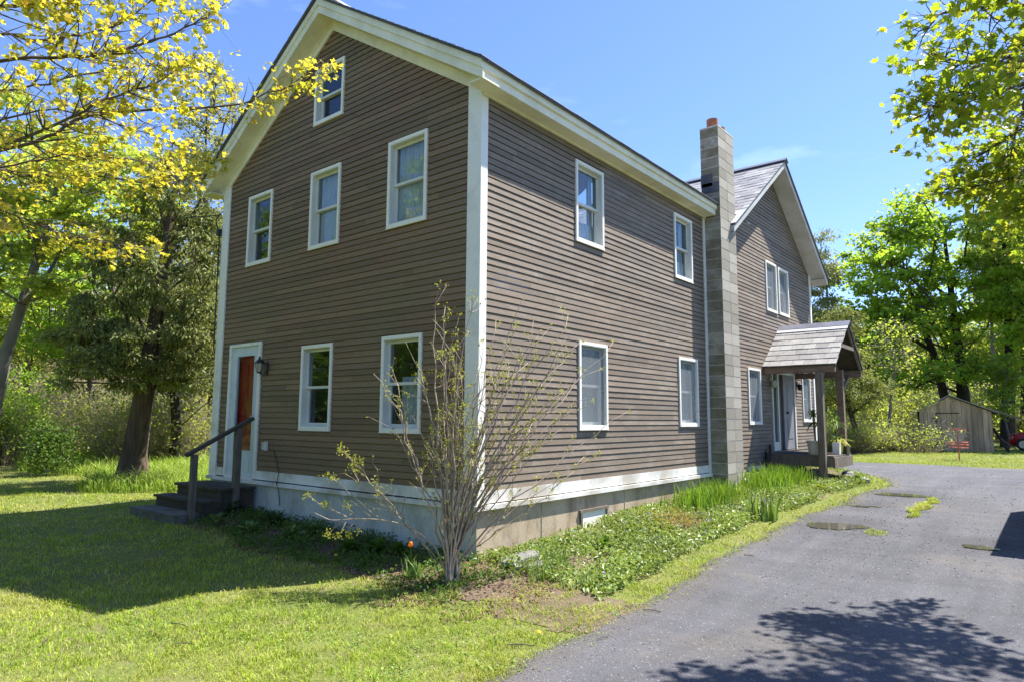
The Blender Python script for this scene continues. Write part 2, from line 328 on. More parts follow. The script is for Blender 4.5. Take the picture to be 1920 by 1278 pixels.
# ground: one sheet with finer cells near the house
gx = axis([(-170, -60, 10), (-60, -20, 2), (-20, -9, .5), (-9, 5, .16), (5, 14, .5), (14, 60, 3), (60, 170, 10)])
gy = axis([(-60, -20, 4), (-20, -7, 1), (-7, 14, .16), (14, 28, .5), (28, 60, 2), (60, 190, 8)])
X, Y = np.meshgrid(gx, gy, indexing='ij'); Z = H(X, Y)
Z = np.where(on_drive(X, Y) & (X > drive_left(Y)+.02), dz(X, Y, -.035), Z)
Z = np.where((X > -6.1) & (X < -.06) & (Y > .06) & (Y < 13.4), Z-.25, Z)
b_ = MB(); nx_, ny_ = len(gx), len(gy); i = np.arange(nx_-1)[:, None]*ny_; j = np.arange(ny_-1)[None]
b_.add(np.stack([X, Y, Z], -1).reshape(-1, 3), np.stack([i+j, i+ny_+j, i+ny_+j+1, i+j+1], -1).reshape(-1, 4))
b_.build('ground', M['ground'], smooth=True, kind='structure')
# driveway
b_ = MB(); vy = axis([(-30, -8, 1), (-8, 13, .14), (13, 17, .2)]); us = np.concatenate([np.linspace(0, .12, 7)**1, np.linspace(.14, 1, 70)])
xl = drive_left(vy); XX = xl[:, None]+(11-xl)[:, None]*us[None]; YY = np.repeat(vy[:, None], len(us), 1)
dep = .014+0*XX; dep[:, 0] = -.02
n0, n1 = XX.shape; i = np.arange(n0-1)[:, None]*n1; j = np.arange(n1-1)[None]; fc = np.stack([i+j, i+j+1, i+n1+j+1, i+n1+j], -1).reshape(-1, 4)
b_.add(np.stack([XX, YY, dz(XX, YY, dep)], -1).reshape(-1, 3), fc)
ux = axis([(-25, 11, .4)]); vv = np.linspace(0, 1, 22); yf = drive_far(ux); YY = 17+(yf[:, None]-17)*vv[None]; XX = np.repeat(ux[:, None], 22, 1)
dep = .014+0*XX; dep[:, -1] = -.02
n0, n1 = XX.shape; i = np.arange(n0-1)[:, None]*n1; j = np.arange(n1-1)[None]
b_.add(np.stack([XX, YY, H(XX, YY)+dep], -1).reshape(-1, 3), np.stack([i+j, i+j+1, i+n1+j+1, i+n1+j], -1).reshape(-1, 4))
dv = b_.build('driveway', M['drive'], smooth=True, kind='structure')
co = np.zeros(len(dv.data.vertices)*3); dv.data.vertices.foreach_get('co', co); co = co.reshape(-1, 3); dv.data.attributes.new('edge', 'FLOAT', 'POINT').data.foreach_set('value', (co[:, 0]-drive_left(co[:, 1])).astype(np.float32))
# bare soil of the beds along the walls
xs = np.arange(-4.9, 2.4, .07); ys = np.arange(-1.45, 12.2, .07); X, Y = np.meshgrid(xs, ys, indexing='ij'); k = (((X > -4.7) & (Y > -1.05+.12*np.sin(X*3)+.06*np.sin(X*9)) & (Y < 0)) | ((X > -.1) & (X < drive_left(Y)-.50-.1*np.sin(Y*4)-.5*(1-ss(.2, 2.2, Y))) & (Y > -.3) & ((X < .75+.25*(Y+.3)+.12*np.sin(Y*5)) | (Y > 2.4))) | (np.hypot(X-.45, Y+.62) < .48+.08*np.sin(X*9))) & ~((X < -.08) & (Y > .05))
Z = H(X, Y)+.007; idx = -np.ones(X.shape, int); cell = k[:-1, :-1]; ii, jj = np.nonzero(cell); V = []; F_ = []
b_ = MB(); n1 = X.shape[1]; b_.add(np.stack([X, Y, Z], -1).reshape(-1, 3), np.stack([ii*n1+jj, (ii+1)*n1+jj, (ii+1)*n1+jj+1, ii*n1+jj+1], -1)); b_.build('bed_soil', simple('brown_bed_soil', (.085, .058, .038), (.14, .10, .066), 5, .95, amt=.35, bs=.8, fine=50), smooth=True, kind='structure')
# puddles
m, t, bs_ = new_mat('puddle_water'); bs_.inputs['Base Color'].default_value = (.085, .08, .062, 1); bs_.inputs['Roughness'].default_value = .04; bs_.inputs['Specular IOR Level'].default_value = .4
M['puddle'] = m
for k, (px, py, ra, rb, lb) in enumerate([(2.54, 4.88, .38, .36, 0), (2.8, 8.48, .40, .30, 0), (2.42, 6.8, .17, .12, 0), (2.72, 6.9, .12, .09, 0), (4.28, 4.5, .2, .13, 0), (4.62, -1.5, .30, .12, 0)]):
    b_ = MB(); n = 72; tt = np.linspace(0, 2*pi, n, endpoint=False); q = 1+.13*np.sin(2*tt+k)+.10*np.sin(3*tt+2*k)+.06*np.sin(5*tt+2*k)+.04*np.sin(9*tt+k)+.03*np.sin(14*tt+3*k)
    zc = float(dz(np.array(px), np.array(py), .014))+.009
    b_.add(np.stack([px+ra*q*np.cos(tt), py+rb*q*np.sin(tt), np.full(n, zc)], -1), [list(range(n))])
    b_.build('puddle', M['puddle'], kind='structure')

# ================================================================== THE HOUSE
house = thing('farmhouse', 'two-storey brown clapboard farmhouse with cream eaves, grey block chimney and a gabled rear wing', 'house', (0, 0, 0))
G = lambda P: np.stack([P[:, 0], -P[:, 1], P[:, 2]], -1)                 # (u, out, z) on the gable wall  y = 0
S = lambda P: np.stack([P[:, 1], P[:, 0], P[:, 2]], -1)                  # (u, out, z) on the side wall  x = 0
SL = .64; XR = -3.075; EAVE = .28; ZE = 5.56
def ztop(x): return ZE+SL*(EAVE+6.15/2+0-abs(x-XR)) if False else ZE+SL*((EAVE-XR)-abs(x-XR))
def clapwall(T, uL, uR, z0, z1, opens, seed=0):
    rg = random.Random(seed); b = MB(); n = int((z1-z0)/EXPO)+2; db = [rg.uniform(.0075, .0125) for _ in range(n)]
    lv = {round(z0+k*EXPO, 4) for k in range(n) if z0+k*EXPO <= z1} | {round(z1, 4)}
    for o in opens: lv |= {round(o[2], 4), round(o[3], 4)}
    lv |= {round(z0+(k+.85)*EXPO, 4) for k in range(n) if z0+(k+.85)*EXPO <= z1}
    lv = sorted(x for x in lv if z0-1e-6 <= x <= z1+1e-6)
    for a, c in zip(lv[:-1], lv[1:]):
        if c-a < 1e-4: continue
        mid = (a+c)/2; k = int((mid-z0)/EXPO); zk = z0+k*EXPO
        grv = (mid-zk)/EXPO > .85; dep = (lambda z: -.010) if grv else (lambda z: db[k]+(.001-db[k])*min(1, max(0, (z-zk)/EXPO)))  # groove added below each lap to thicken its shadow line
        cuts = sorted((o[0], o[1]) for o in opens if o[2] < mid < o[3]); segs = []; cur = None
        lo = (uL(a), uL(c)); start = lo
        for o0, o1 in cuts: segs.append((start, (o0, o0))); start = (o1, o1)
        segs.append((start, (uR(a), uR(c))))
        for (p0, p1), (q0, q1) in segs:
            if q0-p0 < .002 and q1-p1 < .002: continue
            V = [(p0, dep(a), a), (q0, dep(a), a), (max(q1, p1), dep(c), c), (p1, dep(c), c)]
            b.add(T(np.array(V)), [[0, 1, 2, 3]])
            if abs(a-zk) < 1e-3:
                V = [(p0, dep(a), a), (q0, dep(a), a), (q0, -.0101, a+.001), (p0, -.0101, a+.001)]; b.add(T(np.array(V)), [[0, 1, 2, 3]])
    return b
# windows: (name, plane, u0, u1, z0, z1, look)
WG = [('attic', -3.49, -2.757, 5.905, 6.803, 'dark'), ('ur', -1.687, -.922, 3.95, 5.158, 'curtain'), ('um', -3.50, -2.757, 3.945, 5.15, 'curtain'),
      ('ul', -5.31, -4.576, 3.943, 5.145, 'dark'), ('ll', -3.556, -2.801, 1.253, 2.49, 'blind'), ('lr', -1.712, -.948, 1.252, 2.494, 'half')]
WS = [('s1', 2.002, 2.748, 3.949, 5.145, 'low'), ('s2', 5.145, 5.878, 3.95, 5.132, 'low'), ('s3', 2.061, 2.811, 1.292, 2.522, 'screen'), ('s4', 5.209, 5.992, 1.326, 2.536, 'screen')]
WW = [('w1', 8.556, 9.318, 1.351, 2.562, 'screen'), ('w2', 9.915, 10.66, 3.975, 5.165, 'screen'), ('w3', 10.805, 11.56, 3.99, 5.15, 'screen'), ('w4', 12.38, 13.08, 1.41, 2.57, 'screen')]
DG = (-5.683, -4.688, .47, 2.638); DS = (10.06, 11.75, .74, 2.6)
def window(T, u0, u1, z0, z1, look, seed):
    cw = .045; b = MB(); bx = lambda B, a, c, d0, d1, e, f: B.box(a, c, d0, d1, e, f, T)
    rg = random.Random(seed)
    # casing: proud of the clapboards, a second thinner bead inside
    bx(b, u0, u0+cw, -.01, .030, z0, z1); bx(b, u1-cw, u1, -.01, .030, z0, z1); bx(b, u0+cw, u1-cw, -.01, .030, z1-cw, z1); bx(b, u0+cw, u1-cw, -.01, .034, z0, z0+cw)
    bx(b, u0-.006, u1+.006, .006, .036, z0-.012, z0-.001)
    fr = b.build('window', M['vinyl'], house)
    j = MB(); i0, i1, k0, k1 = u0+cw, u1-cw, z0+cw, z1-cw                      # jamb liner going back
    bx(j, i0-.02, i0+.012, -.14, .022, k0, k1); bx(j, i1-.012, i1+.02, -.14, .022, k0, k1); bx(j, i0+.012, i1-.012, -.14, .022, k1-.012, k1+.02); bx(j, i0+.012, i1-.012, -.14, .022, k0-.02, k0+.012)
    j.build('jamb', M['sash'], fr)
    i0 += .012; i1 -= .012; k0 += .012; k1 -= .012; zm = (k0+k1)/2
    for (a, c, d) in ((zm-.018, k1, -.045), (k0, zm+.018, -.078)):
        s = MB(); w_ = .038
        bx(s, i0+.001, i0+w_, d-.028, d, a, c); bx(s, i1-w_, i1-.001, d-.028, d, a, c); bx(s, i0+w_, i1-w_, d-.028, d, c-w_, c-.001); bx(s, i0+w_, i1-w_, d-.028, d, a+.001, a+w_*(1.25 if d < -.06 else 1))
        s.build('sash', M['sash'], fr)
        p = MB(); bx(p, i0+w_-.004, i1-w_+.004, d-.017, d-.013, a+.02, c-.02); p.build('pane', M['glass'], fr)
    if look == 'screen':
        p = MB(); bx(p, i0, i1, -.014, -.012, k0, k1); p.build('insect_screen', M['screen'], fr)
    def cloth(a, c, e, f, mat, name, amp=.018, d=-.15):
        s = MB(); n = 26; uu = np.linspace(a, c, n); dd = d+amp*np.sin(np.linspace(0, 9*pi, n)+rg.random()*6)
        V = np.vstack([T(np.stack([uu, dd, np.full(n, e)], -1)), T(np.stack([uu, dd*1.02, np.full(n, f)], -1))])
        s.add(V, [[q, q+1, n+q+1, n+q] for q in range(n-1)]); s.build(name, M[mat], fr, smooth=True)
    if look == 'screen': cloth(i0, i1, k0, k1, 'curtain', 'curtain')
    elif look == 'curtain': cloth(i0+.02, i1, k0, k1, 'curtain', 'curtain', d=-.125)  # pale cloth near the glass; upper middle one stands in for reflected sky
    elif look == 'half': cloth(i0+.10, i1, k0, zm+.1, 'curtain', 'curtain', d=-.20)
    elif look == 'low': cloth(i0, i1, k0, k0+.30, 'curtain', 'curtain', d=-.12); cloth(i1-.12, i1, k0, k1, 'curtain', 'curtain', d=-.16)
    elif look == 'blind':
        s = MB()
        for q in range(26):
            zz = k0+.12+q*.034
            if zz < k1-.05: bx(s, i0+.44, i1, -.17, -.145, zz, zz+.012)
        s.build('blind', M['blind'], fr)
# --- walls
XW0 = -6.15
SB = .60
def rakeL(z): return max(XW0+.2, XR-(ZE+SL*(EAVE-XR)-.37-z)/SL) if z > 5.2 else XW0+.2
def rakeR(z): return min(-.2, XR+(ZE+SL*(EAVE-XR)-.37-z)/SL) if z > 5.2 else -.2
op = [(a, b2, c, d) for _, a, b2, c, d, _ in WG]+[DG]
clapwall(G, lambda z: rakeL(z), lambda z: max(rakeR(z), rakeL(z)), SB, 7.34, op, 1).build('wall', M['clap'], house)
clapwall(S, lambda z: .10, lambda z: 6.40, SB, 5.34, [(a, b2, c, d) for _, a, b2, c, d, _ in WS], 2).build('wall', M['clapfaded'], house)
# closing walls (left, rear) and inner dark lining so that rooms are dark
b_ = MB(); b_.box(XW0, XW0+.02, .02, 7.2, .1, 5.6); b_.build('wall', M['clap'], house)
for k, (T, lst) in enumerate(((G, WG), (S, WS+WW))):
    for q, (nm, a, b2, c, d, lk) in enumerate(lst): window(T, a, b2, c, d, lk, 10*k+q)
# corner boards
b_ = MB()
b_.box(-.2, .020, -.022, 0.0, .452, 5.52); b_.box(0.0, .020, .0005, .10, .452, 5.40); b_.build('corner_board', M['white'], house)
b_ = MB(); b_.box(XW0-.028, XW0+.2, -.028, 0, .452, 5.50); b_.box(XW0-.028, XW0, .0005, .14, .452, 5.4); b_.build('corner_board', M['white'], house)
b_ = MB(); b_.box(0, .026, 6.40, 6.488, .452, 5.38); b_.build('corner_board', M['white'], house)
# water table boards and drip ledge, foundation
b_ = MB(); b_.box(-4.685, -.2, -.020, 0, .468, SB); b_.box(XW0+.2, -5.686, -.020, 0, .468, SB); b_.box(.0, .018, .10, 6.40, .464, SB); b_.build('water_table', M['skirt'], house)
b_ = MB(); b_.box(XW0-.07, .05, -.055, .0, .395, .45); b_.box(0.0005, .05, .0005, 6.487, .395, .45); b_.build('drip_ledge', M['skirt'], house)
b_ = MB(); xs_ = [XW0+.01, -4.0, -2.52, -1.25, -.0042]
for a, c in zip(xs_[:-1], xs_[1:]): b_.box(a+.003, c-.003, -.004, .05, -.5, .394)
b_.box(XW0+.02, -.01, .004, .04, -.5, .39)
for x in (-2.52,): b_.box(x-.022, x+.022, -.012, -.0045, -.5, .393)
b_.build('foundation', M['foundgrey'], house)
b_ = MB(); b_.box(-.12, -.003, .0, 6.9, -.5, .394)
for y in (1.22, 3.3, 5.1): b_.box(-.0025, .004, y-.004, y+.004, -.5, .394)
b_.build('foundation', M['found'], house); b_ = MB(); b_.box(XW0+.01, XW0+.1, .13, 7.2, -.5, .4); b_.build('foundation', M['foundgrey'], house)
b_ = MB(); b_.box(-.0025, .03, 2.06, 2.80, .165, .20); b_.box(-.0025, .03, 2.08, 2.12, -.10, .165); b_.box(-.0025, .03, 2.74, 2.78, -.10, .165); b_.box(-.0025, .03, 2.121, 2.739, -.10, -.07); v_ = b_.build('foundation_vent', M['oldwood'], house)
b_ = MB(); b_.box(-.0025, .008, 2.122, 2.738, -.069, .163); b_.build('vent_panel', M['vinyl'], v_)
# --- main roof: cross-section swept along y
Y0, Y1 = -.32, 6.49
def roofpoly(off_t, off_b, x0, x1, y):
    P = []
    xs = [x0, XR, x1] if x0 < XR < x1 else [x0, x1]
    P += [(x, y, ztop(x)+off_t) for x in xs]; P += [(x, y, ztop(x)+off_b) for x in xs[::-1]]; return P
b_ = MB(); EL = 2*XR-EAVE
for (a, c) in ((EL-.03, XR), (XR, EAVE+.03)): b_.prism(roofpoly(.03, 0.001, a, c, Y0-.03), (0, 8.2-Y0, 0))
rf = b_.build('roof', M['roofdark'], house)
b_ = MB()
for sg in (-1, 1):                                           # slate courses on both slopes
    sl = math.hypot(1, SL); nC = 24; Lr = (EAVE-XR+.04)
    for c in range(nC):
        r0 = c*Lr/nC; r1 = r0+Lr/nC*1.5
        yv = Y0-.045+random.random()*.1; yy = -.365
        for q in range(28):
            y2 = yy+.30 if q else yy+.15+.15*(c % 2); y2 = min(y2, 7.9)
            if y2 <= yy+.01: break
            xa = XR+sg*(Lr-r0); xb = XR+sg*max(0, Lr-r1); jz = random.uniform(0, .006)
            za = ztop(xa)+.040+jz if abs(xa-XR) < EAVE-XR+.5 else 0; zb = ztop(xb)+.034
            b_.prism([(xa, yy+.003, za), (xb, yy+.003, zb), (xb, yy+.003, zb-.006), (xa, yy+.003, za-.008)], (0, y2-yy-.006, 0)); yy = y2
b_.build('slates', M['slate'], rf)
b_ = MB(); b_.beam((XR, Y0-.05, ztop(XR)+.05), (XR, 8.4, ztop(XR)+.05), .26, .03); b_.build('ridge_cap', M['flash'], rf)
# rake trim (gable overhang box): crown, fascia, soffit
b_ = MB()
for (a, c) in ((EL, XR), (XR, EAVE)):
    b_.prism(roofpoly(0, -.10, a, c, Y0), (0, .03, 0)); b_.prism(roofpoly(-.098, -.225, a, c, Y0+.022), (0, .03, 0))
    b_.prism(roofpoly(-.205, -.224, a, c, Y0+.053), (0, .30-.035, 0))
b_.build('rake_trim', M['trim'], house)
b_ = MB()
b_.prism([(x, -.03, z) for x, z in ((EAVE-.08, ztop(EAVE)-.10), (XR, ztop(XR)-.226), (XR, ztop(XR)-.375), (-.18, ztop(-.18)-.375), (.028, ztop(.03)-.36), (.028, ztop(.03)-.24))][1:], (0, .03, 0))
b_.prism([(x, -.03, z) for x, z in ((XR-.0005, ztop(XR)-.226), (XW0-.028, ztop(XW0)-.226), (XW0-.028, ztop(XW0)-.36), (XW0+.18, ztop(XW0+.18)-.375), (XR-.0005, ztop(XR)-.375))], (0, .03, 0))
b_.prism([(x, -.045, z) for x, z in ((XR, ztop(XR)-.226), (XR, ztop(XR)-.262), (.05, ztop(.05)-.262), (.05, ztop(.05)-.226))], (0, .014, 0))
b_.prism([(x, -.045, z) for x, z in ((XR-.0005, ztop(XR)-.226), (XR-.0005, ztop(XR)-.262), (XW0-.05, ztop(XW0-.05)-.262), (XW0-.05, ztop(XW0-.05)-.226))], (0, .014, 0))
b_.build('frieze', M['trim'], house)
# eave boxes along the long sides
for sg, nm in ((1, 'eave_trim'), (-1, 'eave_trim')):
    f = lambda x: XR+sg*(x-XR); b_ = MB(); e = EAVE
    b_.prism([(f(x), Y0+.0301, z) for x, z in ((e, ZE-.001), (e, ZE-.095), (e-.03, ZE-.105), (e-.035, ZE+.02))], (0, Y1-Y0-.035, 0))
    b_.prism([(f(x), Y0+.055, z) for x, z in ((e-.032, ZE-.09), (e-.032, ZE-.205), (e-.06, ZE-.205), (e-.06, ZE-.05))], (0, Y1-Y0-.06, 0))
    b_.prism([(f(x), Y0+.054, z) for x, z in ((e-.061, ZE-.185), (e-.061, ZE-.204), (.0285, ZE-.204), (.0285, ZE-.185))], (0, Y1-Y0-.056, 0))
    b_.prism([(f(x), -.052, z) for x, z in ((e-.061, ZE-.184), (.0285, ZE-.184), (.0285, ZE-.03), (e-.061, ZE-.19))], (0, .02, 0))
    b_.prism([(f(x), .001, z) for x, z in ((.0, ZE-.19), (.028, ZE-.19), (.028, 5.335), (.0, 5.335))], (0, Y1-.003, 0))
    b_.prism([(f(x), .001, z) for x, z in ((.029, ZE-.205), (.05, ZE-.205), (.05, ZE-.235), (.029, ZE-.235))], (0, Y1-.003, 0))
    b_.build(nm, M['trim'], house)
# --- chimney of two block stacks
b_ = MB(); CX0, CX1, CY0, CY1 = -.03, .338, 6.492, 7.27; ch = .2032; nC = 36; z0 = -.17
rg = random.Random(3)
for c in range(nC):
    za = z0+c*ch; zb = za+ch-.012
    split = .5 if c % 2 else .5+ (.0 if c > 18 else -.0)
    ym = CY0+(CY1-CY0)*(.5 if c > 12 else (.5 if c % 2 else .56))
    for (a, d) in ((CY0, ym-.004), (ym+.004, CY1)):
        j = [rg.uniform(-.002, .002) for _ in range(2)]
        b_.box(CX0, CX1+j[0], a+j[1]*(a == CY0), d, za+.002, zb)
chim = b_.build('chimney', M['block'], house)
b_ = MB(); b_.box(CX0+.006, CX1-.006, CY0+.006, CY1-.006, z0, z0+nC*ch-.004); b_.build('mortar', M['mortar'], chim)
b_ = MB(); b_.box(CX0-.004, CX1+.004, CY0-.004, CY1+.004, z0+nC*ch-.003, z0+nC*ch+.022)
b_.build('cap', M['mortar'], chim); ZC = z0+nC*ch+.02
for (y, h, r) in ((CY0+.19, .21, .112), (CY0+.56, .16, .108)):
    b_ = MB(); b_.lathe(((CX0+CX1)/2, y, ZC), [(r, -.02), (r, h), (r-.018, h), (r-.018, -.02)], 24); b_.build('flue_tile', M['terra'], chim, smooth=False)
b_ = MB(); b_.box(CX0+.02, CX1+.003, CY0-.012, CY0-.004, 5.82, 6.02); b_.box(CX0, .2, CY0-.012, CY0-.004, 5.95, 6.20); b_.build('flashing', M['roofdark'], chim)
# --- rear wing, gable facing the drive
WY0, WY1, YC = 7.275, 13.5, 10.39; WSL = .6915; WO = .41; WH = 3.11; WE = .26
ZWT = 7.62
def wt(y): return ZWT-WSL*abs(y-YC)
top = 7.2
wl = lambda z: max(WY0, YC-(ZWT-.20-z)/WSL); wr = lambda z: min(WY1-.1, YC+(ZWT-.20-z)/WSL)
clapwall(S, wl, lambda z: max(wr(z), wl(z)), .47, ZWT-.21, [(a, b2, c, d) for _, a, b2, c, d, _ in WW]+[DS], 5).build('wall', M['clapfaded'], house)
b_ = MB(); b_.box(0, .028, WY1-.1, WY1+.02, .3, 5.42); b_.build('corner_board', M['white'], house)
b_ = MB(); b_.box(-9, -.001, WY1-.01, WY1, .1, 5.6); b_.box(-9, XW0, WY0, WY0+.01, .1, 5.6); b_.box(-9, -8.99, WY0, WY1, .1, 5.6); b_.build('wall', M['clap'], house)
b_ = MB(); b_.box(.0, .022, 8.35, 9.5, .29, .465); b_.build('water_table', M['skirt'], house)
b_ = MB(); b_.box(-.15, -.004, 6.95, WY1, -.4, .47); b_.build('foundation', M['found'], house)
def wpoly(ot, ob, y0, y1, x): return [(x, y, wt(y)+ot) for y in (y0, y1)]+[(x, y, wt(y)+ob) for y in (y1, y0)]
b_ = MB()
for a, c in ((YC-WH-WE, YC), (YC, YC+WH+WE)): b_.prism(wpoly(0, -.03, a, c, WO+.01), (-9.6, 0, 0))
wr_ = b_.build('roof', M['roofdark'], house)
b_ = MB(); nC = 19; Lr = WH+WE+.02
for sg in (-1, 1):
    for c in range(nC):
        r0 = c*Lr/nC; r1 = min(Lr, r0+Lr/nC*1.5); xx = WO+.03; q = 0
        while xx > -8.2:
            x2 = xx-(random.uniform(.24, .30) if q else .14+.14*(c % 2)); q += 1
            ya = YC+sg*(Lr-r0); yb = YC+sg*(Lr-r1); jz = random.uniform(0, .008); jl = random.uniform(-.006, .006)
            b_.prism([(xx-.003, ya+jl, wt(ya)+.014+jz), (xx-.003, yb, wt(yb)+.006), (xx-.003, yb, wt(yb)+.001), (xx-.003, ya+jl, wt(ya)+.005+jz)], (x2-xx+.005, 0, 0)); xx = x2
b_.build('slates', M['slate'], wr_)
b_ = MB(); b_.beam((WO+.05, YC-.07, ZWT+.012), (-9.2, YC-.07, ZWT+.012), .16, .02, (0, -WSL, 1)); b_.beam((WO+.05, YC+.07, ZWT+.012), (-9.2, YC+.07, ZWT+.012), .16, .02, (0, WSL, 1)); b_.build('ridge_cap', M['ridge'], wr_)
b_ = MB(); ya = YC-WH-WE
b_.prism([(WO+.035, y, wt(y)+.022) for y in (ya-.02, ya+.55)]+[(-.35, y, wt(y)+.022) for y in (ya+.55, ya-.02)], (0, 0, .006)); b_.build('flashing', M['flash'], wr_)
b_ = MB()
for a, c in ((YC-WH-WE, YC), (YC, YC+WH+WE)):
    b_.prism(wpoly(-.031, -.17, a, c, WO-.005), (-.025, 0, 0)); b_.prism(wpoly(-.15, -.169, a, c, WO-.031), (-WO+.032, 0, 0))
for a, c in ((YC-WH-WE, YC-WH-WE+.025), (YC+WH+WE-.025, YC+WH+WE)): b_.prism(wpoly(-.032, -.17, a, c, WO-.032), (-8, 0, 0))
b_.prism([(x, WY1+.002, 5.25) for x in (WO-.03, -8)]+[(x, WY1+WE-.026, 5.25) for x in (-8, WO-.03)], (0, 0, .015))
b_.build('rake_trim', simple('grey_white_rake', (.55, .54, .51), (.42, .40, .36), 2, .6, amt=.08), house)

# --- storm door with the red door behind it
b_ = MB(); d0, d1, e0, e1 = DG
b_.box(d0, d0+.06, -.12, .03, e0, e1, G); b_.box(d1-.075, d1, -.12, .03, e0, e1, G); b_.box(d0+.06, d1-.075, -.12, .03, e1-.05, e1, G); b_.box(d0+.06, d1-.075, -.12, .045, e0-.018, e0+.03, G)
df = b_.build('door_frame', M['white'], house)
g0, g1, h0, h1 = -5.44, -4.90, .90, 2.43; a0, a1, c0, c1 = d0+.063, d1-.078, e0+.034, e1-.054
b_ = MB(); b_.box(a0, g0, -.035, .004, c0, c1, G); b_.box(g1, a1, -.035, .004, c0, c1, G); b_.box(g0, g1, -.035, .004, h1, c1, G); b_.box(g0, g1, -.035, .004, c0, h0, G)
b_.box(g0-.02, g0, .004, .010, h0-.02, h1+.02, G); b_.box(g1, g1+.02, .004, .010, h0-.02, h1+.02, G); b_.box(g0, g1, .004, .010, h1, h1+.02, G); b_.box(g0, g1, .004, .010, h0-.02, h0, G)
b_.box(g0+.03, g1-.03, .004, .009, c0+.06, h0-.08, G)
sd = b_.build('storm_door', M['whitegloss'], house)
b_ = MB(); b_.box(g0, g1, -.018, -.014, h0, h1, G); b_.build('pane', M['glassdoor'], sd)
b_ = MB(); b_.box(-4.868, -4.850, .004, .05, 1.40, 1.42, G); b_.box(-4.872, -4.846, .05, .06, 1.36, 1.46, G); b_.build('handle', M['chrome'], sd)
b_ = MB(); b_.box(a0, a1, -.10, -.07, c0, c1, G)
for (p, q) in ((1.05, 1.55), (1.7, 2.3)):
    b_.box(g0+.08, -5.2, -.07, -.062, p, q, G); b_.box(-5.15, g1-.06, -.07, -.062, p, q, G)
rd = b_.build('entry_door', M['red'], house)
# --- lantern, outlet, small fittings
b_ = MB(); lx = -4.52
b_.box(lx-.04, lx+.04, .013, .03, 2.10, 2.30, G); b_.tube([(lx, -.02, 2.16), (lx, -.08, 2.10), (lx, -.14, 2.12)], .008); b_.tube([(lx, -.02, 2.26), (lx, -.10, 2.33), (lx, -.14, 2.30)], .007)
b_.lathe((lx, -.14, 2.12), [(.0, 0), (.035, .0), (.04, .012), (.032, .02)], 6); b_.lathe((lx, -.14, 2.12), [(.075, .15), (.05, .19), (.02, .22), (.012, .26), (.0, .27)], 6)
for k in range(6):
    a = k*pi/3; b_.tube([(lx+.034*cos(a), -.14+.034*sin(a), 2.13), (lx+.070*cos(a), -.14+.070*sin(a), 2.275)], .004, 4)
ln = b_.build('wall_lantern', M['black'], house)
b_ = MB(); b_.lathe((lx, -.14, 2.13), [(.0, 0), (.030, .0), (.064, .14), (0, .145)], 6); b_.build('lamp_glass', M['lampglass'], ln)
b_ = MB(); b_.box(-4.50, -4.41, .012, .05, .93, 1.05, G); ob = b_.build('outlet_box', M['pot'], house)
b_ = MB(); b_.box(-4.405, -4.40+.02, .012, .06, .92, 1.06, G); b_.build('outlet_lid', M['sash'], ob)
b_ = MB(); b_.tube([(-4.2, -.022, .93), (-4.1, -.03, .8), (-4.02, -.026, .6), (-4.0, -.07, .45), (-4.0, -.03, .35), (-3.96, -.02, .12)], .006, 5); b_.build('cable', M['black'], house)

# --- porch: canopy, posts, deck (fixed to the wing)
PX, PY0, PY1, PYR, PZE, PZR = 1.55, 9.50, 12.0, 10.78, 2.64, 3.66
psl = (PZR-PZE)/(PYR-PY0)
def pz(y): return PZR-psl*abs(y-PYR) if y <= PYR else PZR-(PZR-2.66)/(PY1-PYR)*(y-PYR)
b_ = MB()
for a, c in ((PY0, PYR), (PYR, PY1)):
    b_.prism([(.02, a, pz(a)), (.02, c, pz(c)), (.02, c, pz(c)-.035), (.02, a, pz(a)-.035)], (PX-.04, 0, 0))
pr = b_.build('porch_roof', M['darkwood'], house)  # dark tone paints in the shade beneath the canopy
b_ = MB(); nC = 8
for sg in (-1, 1):
    ye = PY0-.03 if sg < 0 else PY1+.03
    for c in range(nC):
        ya = ye+(PYR-ye)*c/nC; yb = ye+(PYR-ye)*min(1, (c+1.35)/nC); xx = .01; q = 0
        while xx < PX:
            x2 = min(PX+random.uniform(-.01, .012), xx+(random.uniform(.23, .29) if q else .12+.12*(c % 2))); q += 1
            if PX-x2 < .06: x2 = PX+random.uniform(-.01, .012)
            jz = random.uniform(0, .006)
            b_.prism([(xx+.002, ya, pz(ya)+.022+jz), (xx+.002, yb, pz(yb)+.008), (xx+.002, yb, pz(yb)+.001), (xx+.002, ya, pz(ya)+.008+jz)], (x2-xx-.006, 0, 0)); xx = x2
            if xx > PX-.02: break
b_.build('shingles', M['shingle'], pr)
b_ = MB(); b_.beam((.01, PYR-.09, pz(PYR-.09)+.035), (PX+.03, PYR-.09, pz(PYR-.09)+.035), .20, .012, (0, -psl, 1)); b_.beam((.01, PYR+.09, pz(PYR+.09)+.035), (PX+.03, PYR+.09, pz(PYR+.09)+.035), .20, .012, (0, psl, 1)); b_.build('ridge_cap', M['ridge'], pr)
b_ = MB(); b_.beam((.012, PYR-.22, pz(PYR-.22)+.034), (PX+.02, PYR-.22, pz(PYR-.22)+.034), .10, .008, (0, -psl, 1)); b_.build('flashing', M['flash'], pr)
b_ = MB()
b_.box(.02, PX-.04, PY0+.02, PY0+.10, PZE-.17, PZE-.03); b_.build('porch_beam', M['beam'], house); b_ = MB(); b_.box(.02, PX-.04, PY1-.12, PY1-.04, PZE-.17, PZE-.03)
b_.build('porch_beam', M['beam'], house)
b_ = MB()
